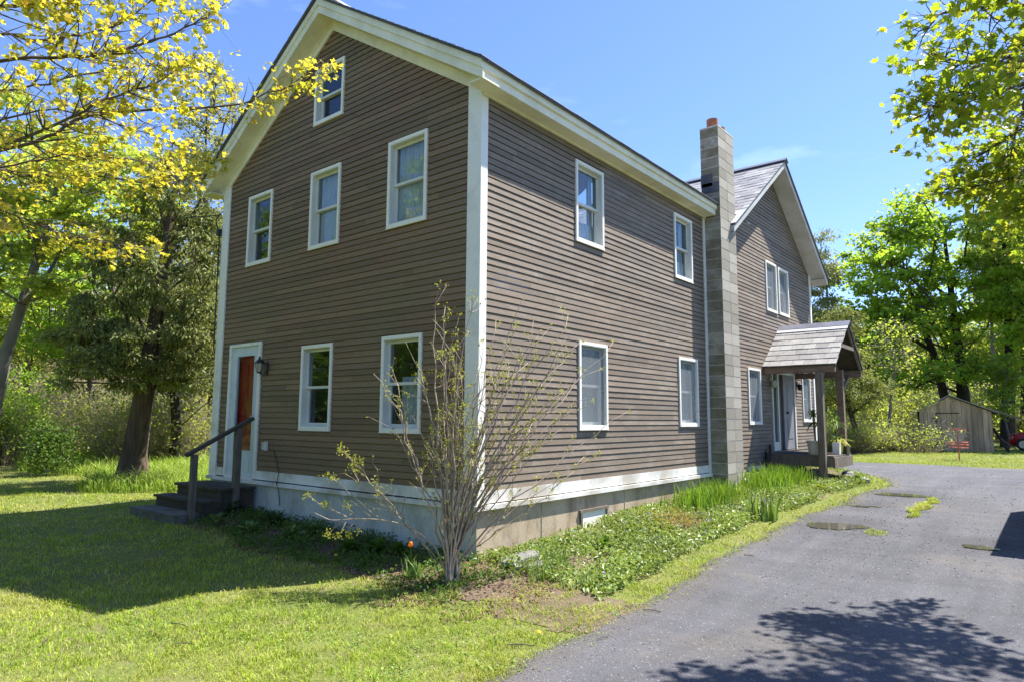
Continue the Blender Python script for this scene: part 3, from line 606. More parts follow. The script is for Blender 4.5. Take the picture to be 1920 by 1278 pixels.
for xx in (PX-.06, PX-.55, PX-1.0, .15):
    b_.beam((xx, PY0+.02, pz(PY0+.02)-.075), (xx, PYR, PZR-.075), .04, .08, (0, 0, 1)); b_.beam((xx, PY1-.02, pz(PY1-.02)-.075), (xx, PYR, PZR-.075), .04, .08, (0, 0, 1))
    b_.box(xx-.02, xx+.02, PYR-.62, PYR+.60, 3.04, 3.12)
b_.build('rafters', M['oldwood'], pr)
zg = hz(1.3, 9.3)
b_ = MB(); b_.box(1.12, 1.26, 9.455, 9.595, zg-.2, 2.469); b_.build('porch_post', M['oldwood'], house)
b_ = MB(); b_.box(1.17, 1.31, 10.97, 11.11, .701, 2.60); b_.build('porch_post', M['beam'], house)
b_ = MB(); b_.beam((1.24, 11.10, 2.05), (1.24, 11.85, 2.50), .05, .07); b_.build('brace', M['oldwood'], house)
b_ = MB(); b_.beam((1.19, 9.60, 2.15), (1.19, 9.9, 2.55), .05, .06); b_.build('brace', M['oldwood'], house)
b_ = MB(); y = 9.62
for k in range(11): b_.box(.03, 1.38, y, y+.132, .665, .70-.002*(k%3)); y += .137
for (a, c) in ((9.60, 9.66), (11.08, 11.13)): b_.box(.02, 1.36, a, c, .46, .66)
b_.box(1.362, 1.41, 9.60, 11.13, .44, .662)
b_.build('porch_deck', M['oldwood'], house)
# glazed porch entrance: frame, side light, open grey door
d0, d1, e0, e1 = DS
b_ = MB(); b_.box(d0, d0+.035, -.10, .03, e0, e1, S); b_.box(d1-.06, d1, -.10, .03, e0, e1, S); b_.box(d0+.07, d1-.08, -.10, .03, e1-.07, e1, S); pf_ = b_.build('door_frame', M['white'], house); b_ = MB(); b_.box(d0+.42, d0+.50, -.10, .01, e0, e1-.071, S); b_.box(d0+.036, d0+.419, -.10, .005, e0, e0+.2, S); b_.build('mullion', M['sash'], pf_)
b_ = MB(); b_.box(d0+.035, d0+.42, -.04, -.035, e0+.2, e1-.07, S); b_.build('side_light', M['glass'], house)
b_ = MB(); b_.box(d0+.50, d0+.84, -.08, -.04, e0+.01, e1-.075, S); b_.build('entry_door', simple('dark_brown_door', (.05, .03, .022), None, 4, .6), house)
b_ = MB(); b_.box(d0+.845, d1-.062, -.05, .0, e0+.01, e1-.075, S)
b_.box(d0+1.1, d1-.2, 0, .008, 1.0, 1.5, S); b_.box(d0+1.1, d1-.2, 0, .008, 1.65, 2.3, S)
gd = b_.build('entry_door', simple('grey_door', (.24, .24, .26), (.19, .19, .21), 3, .6, amt=.05), house)
b_ = MB(); b_.lathe((.03, d0+1.04, 1.62), [(0, -.03), (.03, -.02), (.035, 0), (.03, .02), (0, .03)], 10); b_.build('handle', M['black'], gd)
for y, zz in ((9.98, 2.30), (11.95, 2.30)):
    b_ = MB(); b_.box(.012, .03, y-.05, y+.05, zz, zz+.12); b_.lathe((.09, y, zz-.06), [(.02, .12), (.06, .10), (.065, .0), (.03, -.05), (0, -.06)], 12)
    pl = b_.build('porch_light', M['black'] if y > 11 else M['lampglass'], house)
# meter pipes and small grille at the foot of the wing wall
b_ = MB(); b_.tube([(.06, 9.35, .35), (.06, 9.35, .78)], .022); b_.lathe((.10, 9.35, .62), [(0, 0), (.06, 0), (.06, .12), (0, .12)], 12); b_.tube([(.05, 9.7, .3), (.05, 9.7, .9)], .03); b_.build('utility_pipe', M['black'], house)
b_ = MB(); b_.box(.012, .10, 7.62, 7.86, .35, .80)
for k in range(7): b_.box(.10, .112, 7.64, 7.84, .39+k*.055, .42+k*.055)
b_.build('wall_grille', simple('rust_brown', (.13, .07, .05), None, 9, .8), house)

# ================================================================== front steps
st = thing('entry_steps', 'dark weathered wooden steps with one handrail below the red door', 'steps', (-5.4, -.3, -.1))
def boxpart(name, dims, mat, parent, **k): b = MB(); [b.box(*d) for d in dims]; return b.build(name, M[mat], parent, **k)
boxpart('tread', [(-6.12, -4.58, -.24, -.062, .33, .37), (-6.12, -4.58, -.42, -.25, .332, .371), (-6.12, -4.58, -.62, -.43, .33, .369)], 'darkwood', st)
boxpart('riser', [(-6.06, -4.64, -.59, -.56, .02, .329), (-4.66, -4.63, -.555, -.07, -.2, .329), (-6.07, -6.04, -.555, -.07, -.2, .329)], 'darkwood', st)
boxpart('tread', [(-6.2, -4.60, -.90, -.595, .165, .20)], 'darkwood', st)
boxpart('riser', [(-6.16, -4.62, -.87, -.84, -.2, .164), (-4.65, -4.62, -.835, -.60, -.2, .164), (-6.16, -6.13, -.835, -.60, -.2, .164)], 'darkwood', st)
boxpart('tread', [(-6.15, -4.62, -1.26, -.905, -.2, .04)], 'curb', st)
b_ = MB(); b_.box(-4.645, -4.555, -.43, -.34, -.2, 1.27); b_.build('rail_post', M['railwood'], st)
b_ = MB(); b_.box(-4.64, -4.56, -1.08, -1.0, -.2, .89); b_.build('rail_post', M['railwood'], st)
b_ = MB(); b_.beam((-4.6, -1.16, .88), (-4.6, -.16, 1.415), .10, .045); b_.build('handrail', M['railtop'], st)

# ================================================================== potted plants and things on the porch
def strap_leaves(b, c, n, ln, w, droop=.6, up=.9, m=0, seed=0, spread=1.):
    rg = np.random.default_rng(seed)
    for k in range(n):
        a = rg.uniform(0, 2*pi); L_ = ln*rg.uniform(.6, 1.1); e = up*rg.uniform(.5, 1.1); s = np.linspace(0, 1, 7)
        hx = L_*spread*s*np.cos(e*(1-.0*s))*(.35+.65*s); z = L_*(np.sin(e)*s-droop*s**2.2*rg.uniform(.6, 1.2))
        d = np.array([cos(a), sin(a), 0]); sd = np.array([-sin(a), cos(a), 0]); ww = w*np.sin(pi*np.clip(s*.93+.07, 0, 1))**.6*rg.uniform(.7, 1.2)
        P = np.array(c)+hx[:, None]*d+z[:, None]*np.array([0, 0, 1]); V = np.vstack([P-sd*ww[:, None]/2, P+np.array([0, 0, -.12])*ww[:, None], P+sd*ww[:, None]/2]); q = 7
        b.add(V, np.array([(i, i+1, q+i+1, q+i) for i in range(6)]+[(q+i, q+i+1, 2*q+i+1, 2*q+i) for i in range(6)]), m)
M['leafdark'] = leafmat('dark_green_leaf', [(.045, .09, .025), (.06, .12, .03), (.08, .13, .03)], .25)
M['leafmid'] = leafmat('mid_green_leaf', [(.07, .15, .02), (.10, .19, .025), (.13, .20, .035)], .4)
M['leaflime'] = leafmat('lime_leaf', [(.19, .26, .03), (.25, .31, .05), (.16, .24, .03)], .4)
M['leafyel'] = leafmat('yellow_green_stripe', [(.42, .45, .07), (.50, .50, .12), (.30, .38, .05)], .35)
M['hosta'] = leafmat('variegated_leaf', [(.12, .20, .05), (.15, .24, .06), (.45, .50, .30)], .3)
zd = .702
t_ = thing('potted_dracaena', 'tall spiky houseplant in a cream round pot on the porch deck', 'potted plant', (1.00, 9.76, zd))
b_ = MB(); b_.lathe((1.00, 9.76, zd), [(0, 0), (.13, 0), (.15, .04), (.175, .26), (.19, .27), (.19, .30), (.17, .30), (.165, .26), (0, .255)], 24); b_.build('pot', M['pot'], t_, smooth=False)
b_ = MB(); b_.lathe((1.00, 9.76, zd), [(.164, .262), (0, .275)], 16); b_.build('soil', M['soil'], t_)
b_ = MB(); b_.tube([(1.00, 9.76, .95), (.98, 9.75, 1.3), (.99, 9.74, 1.52)], [.022, .018, .016]); b_.tube([(.98, 9.75, 1.25), (1.06, 9.78, 1.4), (1.12, 9.80, 1.5)], [.014, .012, .01]); b_.build('stem', M['twigbrown'], t_)
b_ = MB(); strap_leaves(b_, (.99, 9.74, 1.5), 46, .50, .03, .75, 1.3, seed=1); strap_leaves(b_, (1.12, 9.80, 1.48), 16, .34, .025, .8, 1.2, seed=2); strap_leaves(b_, (1.00, 9.75, 1.35), 16, .40, .03, 1., .9, seed=5); b_.build('leaves', M['leafmid'], t_)
t_ = thing('potted_spider_plant', 'striped yellow-green spider plant in a yellow pot near the right porch post', 'potted plant', (1.25, 10.62, zd))
b_ = MB(); b_.lathe((1.25, 10.62, zd), [(0, 0), (.07, 0), (.10, .20), (.085, .2), (0, .18)], 18); b_.build('pot', M['yellowpot'], t_)
b_ = MB(); strap_leaves(b_, (1.25, 10.62, zd+.18), 46, .52, .026, .75, 1.2, seed=3); b_.build('leaves', M['leafyel'], t_)
t_ = thing('potted_cordyline', 'long-leaved green plant in a square grey planter behind the left porch post', 'potted plant', (1.28, 10.31, zd))
b_ = MB(); b_.prism([(1.21, 10.24, zd), (1.35, 10.24, zd), (1.35, 10.38, zd), (1.21, 10.38, zd)], (0, 0, .26)); b_.build('planter', M['sash'], t_)
b_ = MB(); b_.tube([(1.28, 10.31, zd+.24), (1.28, 10.31, 1.35)], [.015, .012]); b_.build('stem', M['twigbrown'], t_)
b_ = MB(); strap_leaves(b_, (1.28, 10.31, 1.3), 34, .55, .03, .9, 1.25, seed=6); strap_leaves(b_, (1.28, 10.31, 1.0), 18, .45, .03, .7, 1.2, seed=8); b_.build('leaves', M['leafmid'], t_)
t_ = thing('flower_box', 'small black box planter with a red bloom at the deck corner', 'planter', (1.30, 10.82, zd))
b_ = MB(); b_.box(1.18, 1.40, 10.68, 10.96, zd, zd+.02); b_.box(1.18, 1.195, 10.68, 10.96, zd+.02, zd+.17); b_.box(1.385, 1.40, 10.68, 10.96, zd+.02, zd+.17); b_.box(1.195, 1.385, 10.68, 10.695, zd+.02, zd+.17); b_.box(1.195, 1.385, 10.945, 10.96, zd+.02, zd+.17); b_.build('box', M['black'], t_)
b_ = MB(); strap_leaves(b_, (1.29, 10.82, zd+.12), 30, .13, .03, .4, 1.2, seed=9); b_.build('leaves', M['leafmid'], t_)
b_ = MB()
for k in range(3):
    c = (1.27+.04*k, 10.75+.06*k, zd+.24); strap_leaves(b_, c, 14, .035, .02, .1, 1.1, seed=20+k)
b_.build('bloom', leafmat('red_petal', [(.5, .02, .02), (.55, .03, .02), (.4, .02, .02)], .3), t_)
b_ = MB(); b_.box(.10, .78, 9.9, 10.9, .7005, .715); tag(b_.build('doormat', M['matt']), 'thin dark blue-grey mat lying on the porch deck by the doorway', 'doormat')
# field stones that carry the deck, slabs in the bed
def rock(c, s, seed, mat='stone', flat=.6):
    rg = np.random.default_rng(seed); b = MB(); n, k = 12, 7; V = []
    ph = rg.uniform(0, 6, 6)
    for i in range(k):
        a = -pi/2+pi*i/(k-1)
        for j in range(n):
            t = 2*pi*j/n; q = 1+.12*sin(2*t+ph[0])+.10*sin(3*t+ph[1]+a)+.08*sin(5*t+ph[2]); ca = abs(cos(a))**.45; sa = math.copysign(abs(sin(a))**.6, sin(a))
            V.append((c[0]+s[0]*q*ca*cos(t), c[1]+s[1]*q*ca*sin(t), c[2]+s[2]*sa*(1+.08*sin(2*t+ph[3]))))
    i = np.arange(k-1)[:, None]*n; j = np.arange(n)[None]; b.add(V, np.stack([i+j, i+(j+1) % n, i+n+(j+1) % n, i+n+j], -1).reshape(-1, 4)); return b
labs = ['grey field stone under the deck edge nearest the left porch post', 'rounded boulder under the middle of the porch deck front', 'flat pale stone under the right corner of the porch deck', 'small dark stone wedged beside the corner stone of the deck', 'broad stone under the house side of the deck', 'low stone in the plants before the porch']
for k, (x, y, s) in enumerate([(.98, 9.72, (.22, .13, .13)), (.55, 9.72, (.26, .13, .14)), (1.34, 10.9, (.13, .26, .10)), (1.45, 10.45, (.10, .16, .09)), (.22, 9.72, (.18, .12, .12)), (1.75, 10.5, (.13, .2, .07))]):
    z = hz(x, y)+s[2]*.6; o = rock((x, y, z), s, 40+k).build('field_stone', M['stone']); tag(o, labs[k], 'stone', 'stones around the porch deck')
def slab(c, rx, ry, h, seed, tilt):
    rg = np.random.default_rng(seed); n = 11; t = np.linspace(0, 2*pi, n, endpoint=False)+rg.normal(size=n)*.12; q = rg.uniform(.82, 1.1, n); b = MB(); V = []
    for f, z in ((1., 0), (1.03, .35), (.99, .8), (.90, 1.)): V += [(c[0]+rx*q[k]*f*cos(t[k]), c[1]+ry*q[k]*f*sin(t[k]), c[2]+h*z*rg.uniform(.94, 1.06)+tilt*ry*sin(t[k])) for k in range(n)]
    b.add(V, [[r*n+k, r*n+(k+1) % n, (r+1)*n+(k+1) % n, (r+1)*n+k] for r in range(3) for k in range(n)]+[list(range(3*n, 4*n))]); return b
o = slab((.50, .16, hz(.5, .16)+.055), .13, .30, .05, 60, .08).build('stone_slab', M['stone']); tag(o, 'dark grey slab lying on top of another beside the foundation corner', 'stone', 'flat slabs by the corner')
o = slab((.60, .26, hz(.55, .25)-.02), .15, .30, .06, 61, -.05).build('stone_slab', M['stone']); tag(o, 'lower slab under the stacked one by the foundation corner', 'stone', 'flat slabs by the corner')

# ================================================================== plants: generators
def frusta(b, P, Q, r0, r1, n=5, m=0):            # many tapered segments at once
    P = np.asarray(P); Q = np.asarray(Q); d = Q-P; d = d/(np.linalg.norm(d, axis=1)[:, None]+1e-9)
    ref = np.where(np.abs(d[:, 2:3]) > .9, np.array([[1., 0, 0]]), np.array([[0, 0, 1.]])); a = np.cross(d, ref); a /= np.linalg.norm(a, axis=1)[:, None]+1e-9; c = np.cross(d, a)
    t = np.linspace(0, 2*pi, n, endpoint=False); ring = np.cos(t)[None, :, None]*a[:, None]+np.sin(t)[None, :, None]*c[:, None]
    V = np.concatenate([P[:, None]+ring*np.asarray(r0)[:, None, None], Q[:, None]+ring*np.asarray(r1)[:, None, None]], 1).reshape(-1, 3)
    e = np.arange(len(P))[:, None]*2*n; j = np.arange(n)[None]; j2 = (j+1) % n
    b.add(V, np.stack([e+j, e+j2, e+n+j2, e+n+j], -1).reshape(-1, 4), m)
def quads(b, C, size, rg, up=.4, aspect=1.6, m=0, dirs=None, fold=.0):
    """diamond leaves at points C"""
    n = len(C); a = rg.normal(size=(n, 3)) if dirs is None else dirs+.35*rg.normal(size=(n, 3)); a /= np.linalg.norm(a, axis=1)[:, None]
    nn = rg.normal(size=(n, 3)); nn[:, 2] = np.abs(nn[:, 2])+up*2; s = np.cross(a, nn); s /= np.linalg.norm(s, axis=1)[:, None]+1e-9
    L_ = (size*rg.uniform(.6, 1.35, n))[:, None]; W = L_/aspect; k = np.cross(s, a)*L_*.12
    V = np.stack([C-a*L_*.5, C+s*W*.5+k, C+a*L_*.5, C-s*W*.5+k], 1).reshape(-1, 3); i = np.arange(n)[:, None]*4
    b.add(V, i+np.array([[0, 1, 2, 3]]), m)
def maple_leaf(b, C, size, rg, m=0, droop=.5):
    """five-lobed leaves, slightly folded"""
    ang = np.array([-90, -62, -28, -8, 14, 36, 50, 70, 90, 110, 130, 144, 166, 188, 208, 242])*pi/180
    rad = np.array([.10, .45, .36, .62, .46, .95, .62, .66, 1.08, .66, .62, .95, .46, .62, .36, .45])
    n = len(C); k = len(ang); X0 = np.stack([np.cos(ang)*rad, np.sin(ang)*rad+.12], -1)*.5
    a = rg.normal(size=(n, 3)); a[:, 2] = a[:, 2]*.6-droop; a /= np.linalg.norm(a, axis=1)[:, None]
    nn = rg.normal(size=(n, 3))*.55; nn[:, 2] += .9; s = np.cross(a, nn); s /= np.linalg.norm(s, axis=1)[:, None]; u = np.cross(s, a)
    S_ = size*rg.uniform(.55, 1.25, n); cup = rg.uniform(-.5, .7, n)
    V = C[:, None]+S_[:, None, None]*(X0[None, :, :1]*s[:, None]+X0[None, :, 1:]*a[:, None]+(cup[:, None]*np.abs(X0[None, :, 0])*.6)[..., None]*u[:, None])
    ctr = C[:, None]+S_[:, None, None]*.0*a[:, None]; V = np.concatenate([ctr, V], 1).reshape(-1, 3)
    e = np.arange(n)[:, None, None]*(k+1); j = np.arange(k)[None]; T3 = np.stack([np.zeros_like(j), j+1, (j+1) % k+1], -1)+e
    b.add(V, T3.reshape(-1, 3), m)
def skeleton(trunk, r_trunk, targets, rg, step=.45, jit=.12, up=.15, tip=.008, power=.42, alpha=.35):
    """trunk: polyline; each target is reached from the nearest limb, so limbs fork like a tree"""
    N = [np.array(p, float) for p in trunk]; par = [-1]+list(range(len(trunk)-1)); plen = [0.]
    for i in range(1, len(N)): plen.append(plen[-1]+np.linalg.norm(N[i]-N[i-1]))
    base = N[0]; T_ = sorted(targets, key=lambda p: min(np.linalg.norm(p-q) for q in N[:len(trunk)]))
    ends = []
    for T0 in T_:
        A = np.array(N); d = np.linalg.norm(A-T0, axis=1); below = np.clip(A[:, 2]-T0[2]+.25*d, 0, None)
        c = d+alpha*np.array(plen)*.5+below*2.; c[0] += 3; k = int(np.argmin(c)); q = N[k]; L_ = np.linalg.norm(T0-q); n = max(1, int(L_/step)); prev = k
        mid_up = np.array([0, 0, up*L_]); ph = rg.normal(size=3)*jit*L_*.35
        for s in range(1, n+1):
            f = s/n; p = q+(T0-q)*f+mid_up*(4*f*(1-f))*.25+ph*sin(pi*f)+(rg.normal(size=3)*jit*step*.5 if s < n else 0)
            N.append(p); par.append(prev); plen.append(plen[prev]+L_/n); prev = len(N)-1
        ends.append(prev)
    N = np.array(N); par = np.array(par); cnt = np.zeros(len(N))
    for e in ends: cnt[e] += 1
    for i in range(len(N)-1, 0, -1): cnt[par[i]] += cnt[i]
    cnt = np.maximum(cnt, .6); rr = tip*cnt**power; rr = rr*1.0
    k = len(trunk); tr = np.asarray(r_trunk, float); rr[:k] = tr
    for i in range(k, len(N)): rr[i] = min(rr[i], rr[par[i]]*.92)
    return N, par, rr, np.array(ends)
def branch_mesh(N, par, rr, ntrunk=0, sides=6):
    b = MB(); i = np.arange(1, len(N)); frusta(b, N[par[i]], N[i], np.where(i < ntrunk, rr[par[i]], np.minimum(rr[par[i]], rr[i]*1.35)), rr[i], sides)
    return b
def env_points(rg, ells, n):                      # points inside a union of ellipsoids, thicker towards the shell
    w = np.array([e[3]*e[4]*e[5] for e in ells])**.8; w = w/w.sum(); out = []
    while len(out) < n:
        e = ells[rg.choice(len(ells), p=w)]; d = rg.normal(size=3); d /= np.linalg.norm(d); r = rg.uniform(.25, 1)**.55
        p = np.array(e[:3])+d*r*np.array(e[3:6]); out.append(p)
    return out
def tree(name, label, cat, base, trunk, rad, ells, nclump, leaves, lsize, mleaf, mbark, seed, clump=.55, group=None, tip=.010, up=.5, aspect=1.5, flat=.55, step=.5, twigs=0, kind='quad', droop=0, jit=.12, power=.42):
    rg = np.random.default_rng(seed); t = thing(name, label, cat, tuple(base), group)
    tg = env_points(rg, ells, nclump); N, par, rr, ends = skeleton(trunk, rad, tg, rg, step=step, tip=tip, jit=jit, power=power)
    b = branch_mesh(N, par, rr, len(trunk))
    E_ = N[ends]; per = max(1, leaves//len(E_)); sz = clump*rg.uniform(.55, 1.3, len(E_)); w_ = rg.uniform(.5, 1.5, len(E_))
    cnt = np.maximum(1, (per*w_).astype(int)); idx = np.repeat(np.arange(len(E_)), cnt)
    off = rg.normal(size=(len(idx), 3)); off /= np.linalg.norm(off, axis=1)[:, None]; off *= (rg.uniform(0, 1, len(idx))**.6)[:, None]
    C = E_[idx]+off*sz[idx][:, None]*np.array([1, 1, flat]); C[:, 2] -= droop*np.linalg.norm(off[:, :2], axis=1)*sz[idx]
    if twigs:                                     # fine twigs from clump centre outwards
        k = rg.choice(len(C), min(len(C), twigs), replace=False); frusta(b, E_[idx[k]], C[k], np.full(len(k), tip*.55), np.full(len(k), tip*.3), 3)
    b.build('trunk', M[mbark], t, smooth=True)
    if leaves:
        c = MB()
        if kind == 'quad': quads(c, C, lsize, rg, up, aspect)
        elif kind == 'spray':                     # flat hanging fronds
            dr = off.copy(); dr[:, 2] -= .8; dr /= np.linalg.norm(dr, axis=1)[:, None]; quads(c, C, lsize, rg, .2, aspect, dirs=dr)
        else: maple_leaf(c, C, lsize, rg)
        c.build('crown', M[mleaf], t)
    return t
# ================================================================== trees
M['lf_maple_y'] = leafmat('young_maple_leaf', [(.46, .50, .06), (.58, .56, .08), (.60, .48, .10)], .55, .45)
M['lf_maple_g'] = leafmat('fresh_maple_leaf', [(.24, .36, .03), (.33, .43, .04), (.46, .47, .05)], .55, .45)
M['lf_green'] = leafmat('spring_green_leaf', [(.22, .38, .05), (.29, .44, .06), (.38, .48, .08)], .65, .5, .35)
M['lf_lime'] = leafmat('light_spring_leaf', [(.33, .43, .08), (.40, .47, .11), (.28, .39, .07)], .6, .5, .35)
M['lf_cedar'] = leafmat('cedar_spray', [(.16, .20, .055), (.23, .27, .08), (.33, .34, .13)], .35, .6, .6)
M['lf_olive'] = leafmat('olive_bud', [(.33, .35, .12), (.40, .39, .17), (.28, .33, .11)], .5, .6, .3)
M['lf_dark'] = leafmat('dark_needle', [(.045, .075, .03), (.07, .11, .04), (.10, .13, .05)], .2, .6, .5)
M['lf_pale'] = leafmat('pale_needle', [(.27, .31, .16), (.35, .37, .20), (.22, .26, .13)], .35, .6, .4)
M['lf_bronze'] = leafmat('bronze_leaf', [(.30, .20, .07), (.36, .27, .08), (.25, .25, .07)], .4, .6, .5)
def g3(px, py):                                   # where a pixel's ray meets the terrain
    d = _F+RT*(px-960)/FPX-UP*(py-639)/FPX
    for s in np.concatenate([np.arange(1, 60, .05), np.arange(60, 220, .5)]):
        P = CP+d*s
        if P[2] < hz(P[0], P[1]): return np.array([P[0], P[1], hz(P[0], P[1])])
    return None
def dep(p): return float((np.array(p)-CP) @ _F)
def E_(px, py, D, rx, rz, ry=None): c = at(px, py, D); return (c[0], c[1], c[2], rx, ry or rx, rz)
def gd(px, D):                                    # ground under a picture column at a depth
    p = at(px, 780, D); p[2] = hz(p[0], p[1]); return p
# --- left: leaning cedar
B = g3(245, 905); D = dep(B)
tree('cedar_tree', 'thick leaning cedar with dark feathery foliage standing on the lawn edge left of the steps', 'tree', B,
     [B+[0, 0, -.2], at(252, 850, D), at(262, 790, D), at(272, 730, D), at(285, 650, D), at(298, 560, D), at(312, 460, D), at(325, 360, D)], [.46, .29, .255, .23, .20, .15, .10, .05],
     [E_(285, 610, D, 1.75, 1.5), E_(170, 600, D-.3, 1.0, .8), E_(385, 620, D, .9, 1.5), E_(310, 470, D, 1.5, 1.5), E_(345, 370, D, 1.0, 1.4), E_(250, 700, D-.6, 1.0, .45), E_(120, 650, D-.6, .9, .45), E_(150, 690, D-.8, .8, .35), E_(200, 640, D-.8, 1.1, .7), E_(370, 700, D-.2, .8, .4)],
     290, 42000, .105, 'lf_cedar', 'barkred', 21, clump=.42, kind='spray', flat=.45, aspect=2.6, tip=.012, droop=.35, twigs=2500)
b_ = MB(); nb = at(300, 735, D)
# --- left: leaning grey maple and its lime crown
D = 15.5; B = gd(-22, D)
tree('maple_tree', 'leaning grey-barked maple with lime leaves at the left edge of the picture', 'tree', B,
     [B+[0, 0, -.2], at(-10, 760, D), at(12, 660, D), at(42, 570, D), at(72, 480, D+.3), at(100, 380, D+.5), at(120, 280, D+.6)], [.17, .15, .13, .11, .09, .06, .03],
     [E_(60, 500, D-.5, 1.1, .7), E_(150, 400, D+.5, 2.2, 1.2), E_(250, 350, D+1.5, 1.6, 1.0), E_(20, 330, D, 2., 1.2), E_(100, 250, D+1, 1.8, 1.2)],
     110, 16000, .13, 'lf_lime', 'barkgrey', 22, clump=.5, flat=.45, aspect=1.2, tip=.011, twigs=900)
# --- left background trees
def bgtree(kind, px, D, topy, w, label, seed, lean=0, name='tree', leaves=18000, nclump=110, mleaf='lf_green', bark='bark', ls=.2, r=.2, low=.35, tip=.012, clump=.9, twigs=700, group=None, flat=.5, up=.5, aspect=1.3, droop=0, kindl='quad', jit=.12):
    B = gd(px, D); top = at(px+lean, topy, D); Hh = top[2]-B[2]
    tr = [B+[0, 0, -.3]]+[B+(top-B)*f+np.array([.15*sin(7*f+seed), .1*cos(5*f+seed), 0])*(f > .05) for f in (.12, .25, .4, .55, .7, .82)]
    el = [tuple(B+(top-B)*f)+(w*k, w*k, Hh*h) for f, k, h in ((low+.12, .8, .16), (low+.3, 1., .17), (low+.48, .7, .15))] if kind == 'round' else [tuple(B+(top-B)*f)+(w*k, w*k, Hh*.14) for f, k in ((low, 1.), (low+.2, .8), (low+.4, .5), (.9, .22))]
    return tree(name, label, 'tree', B, tr, [r, r*.8, r*.7, r*.58, r*.42, r*.28, r*.15], el, nclump, leaves, ls, mleaf, bark, seed, clump=clump, tip=tip, twigs=twigs, group=group, flat=flat, up=up, aspect=aspect, droop=droop, kind=kindl, step=.8, jit=jit)
GB = 'trees behind the left lawn'; GR = 'trees behind the drive'
bgtree('cone', 395, 24, 95, 2.6, 'tall sparse brownish larch rising behind the left eave of the house', 31, name='larch_tree', mleaf='lf_olive', bark='barkdark', leaves=10000, nclump=190, ls=.11, low=.45, clump=.55, r=.2, twigs=2500, group=GB, jit=.2)
bgtree('round', 330, 21, 300, 2.4, 'grey-green feathery tree directly behind the cedar and touching the house corner', 32, name='spruce_tree', mleaf='lf_pale', bark='barkdark', leaves=11000, nclump=150, ls=.13, low=.2, clump=.6, twigs=2600, group=GB, kindl='spray', droop=.4, aspect=2.4)
bgtree('round', 180, 27, 300, 4.0, 'bright green spreading maple behind the cedar on its left', 33, name='maple_tree', mleaf='lf_green', leaves=11000, nclump=170, ls=.18, low=.3, group=GB)
bgtree('round', 60, 30, 330, 3.6, 'pale lime tree farther back beyond the leaning grey trunk', 34, name='maple_tree', mleaf='lf_lime', leaves=10000, nclump=130, ls=.18, low=.3, group=GB)
bgtree('round', 120, 42, 440, 4.6, 'low olive tree in the farthest row at far left', 35, name='alder_tree', mleaf='lf_olive', leaves=10000, nclump=150, ls=.2, low=.2, clump=1.1, twigs=3000, group=GB)
bgtree('round', 265, 44, 380, 5.0, 'olive tree in the farthest row behind the cedar trunk', 36, name='alder_tree', mleaf='lf_olive', leaves=10000, nclump=150, ls=.2, low=.2, clump=1.2, twigs=3000, group=GB)
bgtree('round', -60, 40, 420, 5.0, 'green tree in the farthest row cut by the left edge of the picture', 37, name='maple_tree', mleaf='lf_lime', leaves=10000, nclump=130, ls=.2, low=.2, clump=1.1, group=GB)
bgtree('round', 400, 46, 420, 4.5, 'olive tree in the farthest row closest to the house', 38, name='alder_tree', mleaf='lf_olive', leaves=10000, nclump=140, ls=.2, low=.2, clump=1.1, twigs=2500, group=GB)
bgtree('round', 345, 23.5, 640, 1.2, 'small dark crooked tree between the cedar and the house', 39, name='apple_tree', mleaf='lf_olive', bark='barkdark', leaves=3500, nclump=60, ls=.1, low=.42, clump=.45, twigs=1500, group=GB, r=.17, jit=.3)
# --- right side
D = 43.
B = gd(1812, D)
def limb(pts): return [at(x, y, d) for x, y, d in pts]
ellsR = [E_(1700, 470, D, 4.2, 2.6), E_(1760, 400, D, 3.4, 2.2), E_(1640, 520, D-1, 2.6, 2.0), E_(1700, 600, D-1, 4.0, 1.8), E_(1800, 560, D, 3.4, 2.8), E_(1680, 700, D-2, 3.6, 1.2), E_(1790, 680, D-1, 2.6, 1.6)]
tree('maple_tree', 'broad fresh-green maple with a forked dark trunk right behind the plank shed', 'tree', B, [B+[0, 0, -.3]]+limb([(1812, 800, D), (1806, 740, D), (1800, 670, D), (1790, 600, D), (1780, 520, D), (1770, 440, D)]), [.55, .45, .4, .3, .24, .17, .09],
     ellsR, 240, 14000, .26, 'lf_green', 'barkdark', 41, clump=1.0, flat=.5, aspect=1.2, tip=.022, step=1., twigs=1500, up=.9, group=GR)
B = gd(1770, D+1)
tree('maple_tree', 'second maple stem leaning left behind the shed roof peak', 'tree', B, [B+[0, 0, -.3]]+limb([(1780, 790, D+1), (1768, 730, D+1), (1750, 660, D+1), (1722, 590, D+1), (1700, 520, D+1)]), [.42, .34, .3, .24, .16, .08],
     [E_(1690, 560, D, 3., 2.), E_(1640, 620, D, 2.4, 1.6), E_(1720, 450, D, 2.6, 1.8)], 80, 7000, .25, 'lf_green', 'barkdark', 42, clump=1., flat=.5, aspect=1.2, tip=.022, step=1., twigs=500, up=.9, group=GR)
bgtree('round', 1886, 41, 300, 2.6, 'tall dark straight trunk right of the shed with sparse leaves', 43, name='ash_tree', mleaf='lf_lime', bark='barkdark', leaves=12000, nclump=110, ls=.22, low=.42, r=.50, clump=.9, group=GR, tip=.02)
bgtree('round', 1916, 45, 260, 2.8, 'tall dark trunk at the right edge of the picture', 44, name='ash_tree', mleaf='lf_green', bark='barkdark', leaves=12000, nclump=110, ls=.22, low=.42, r=.44, clump=.9, group=GR, tip=.02)
bgtree('round', 1862, 52, 380, 2.6, 'thinner trunk between the shed and the tall dark trunks', 45, name='ash_tree', mleaf='lf_lime', bark='barkgrey', leaves=10000, nclump=90, ls=.22, low=.4, r=.25, clump=.9, group=GR, tip=.018)
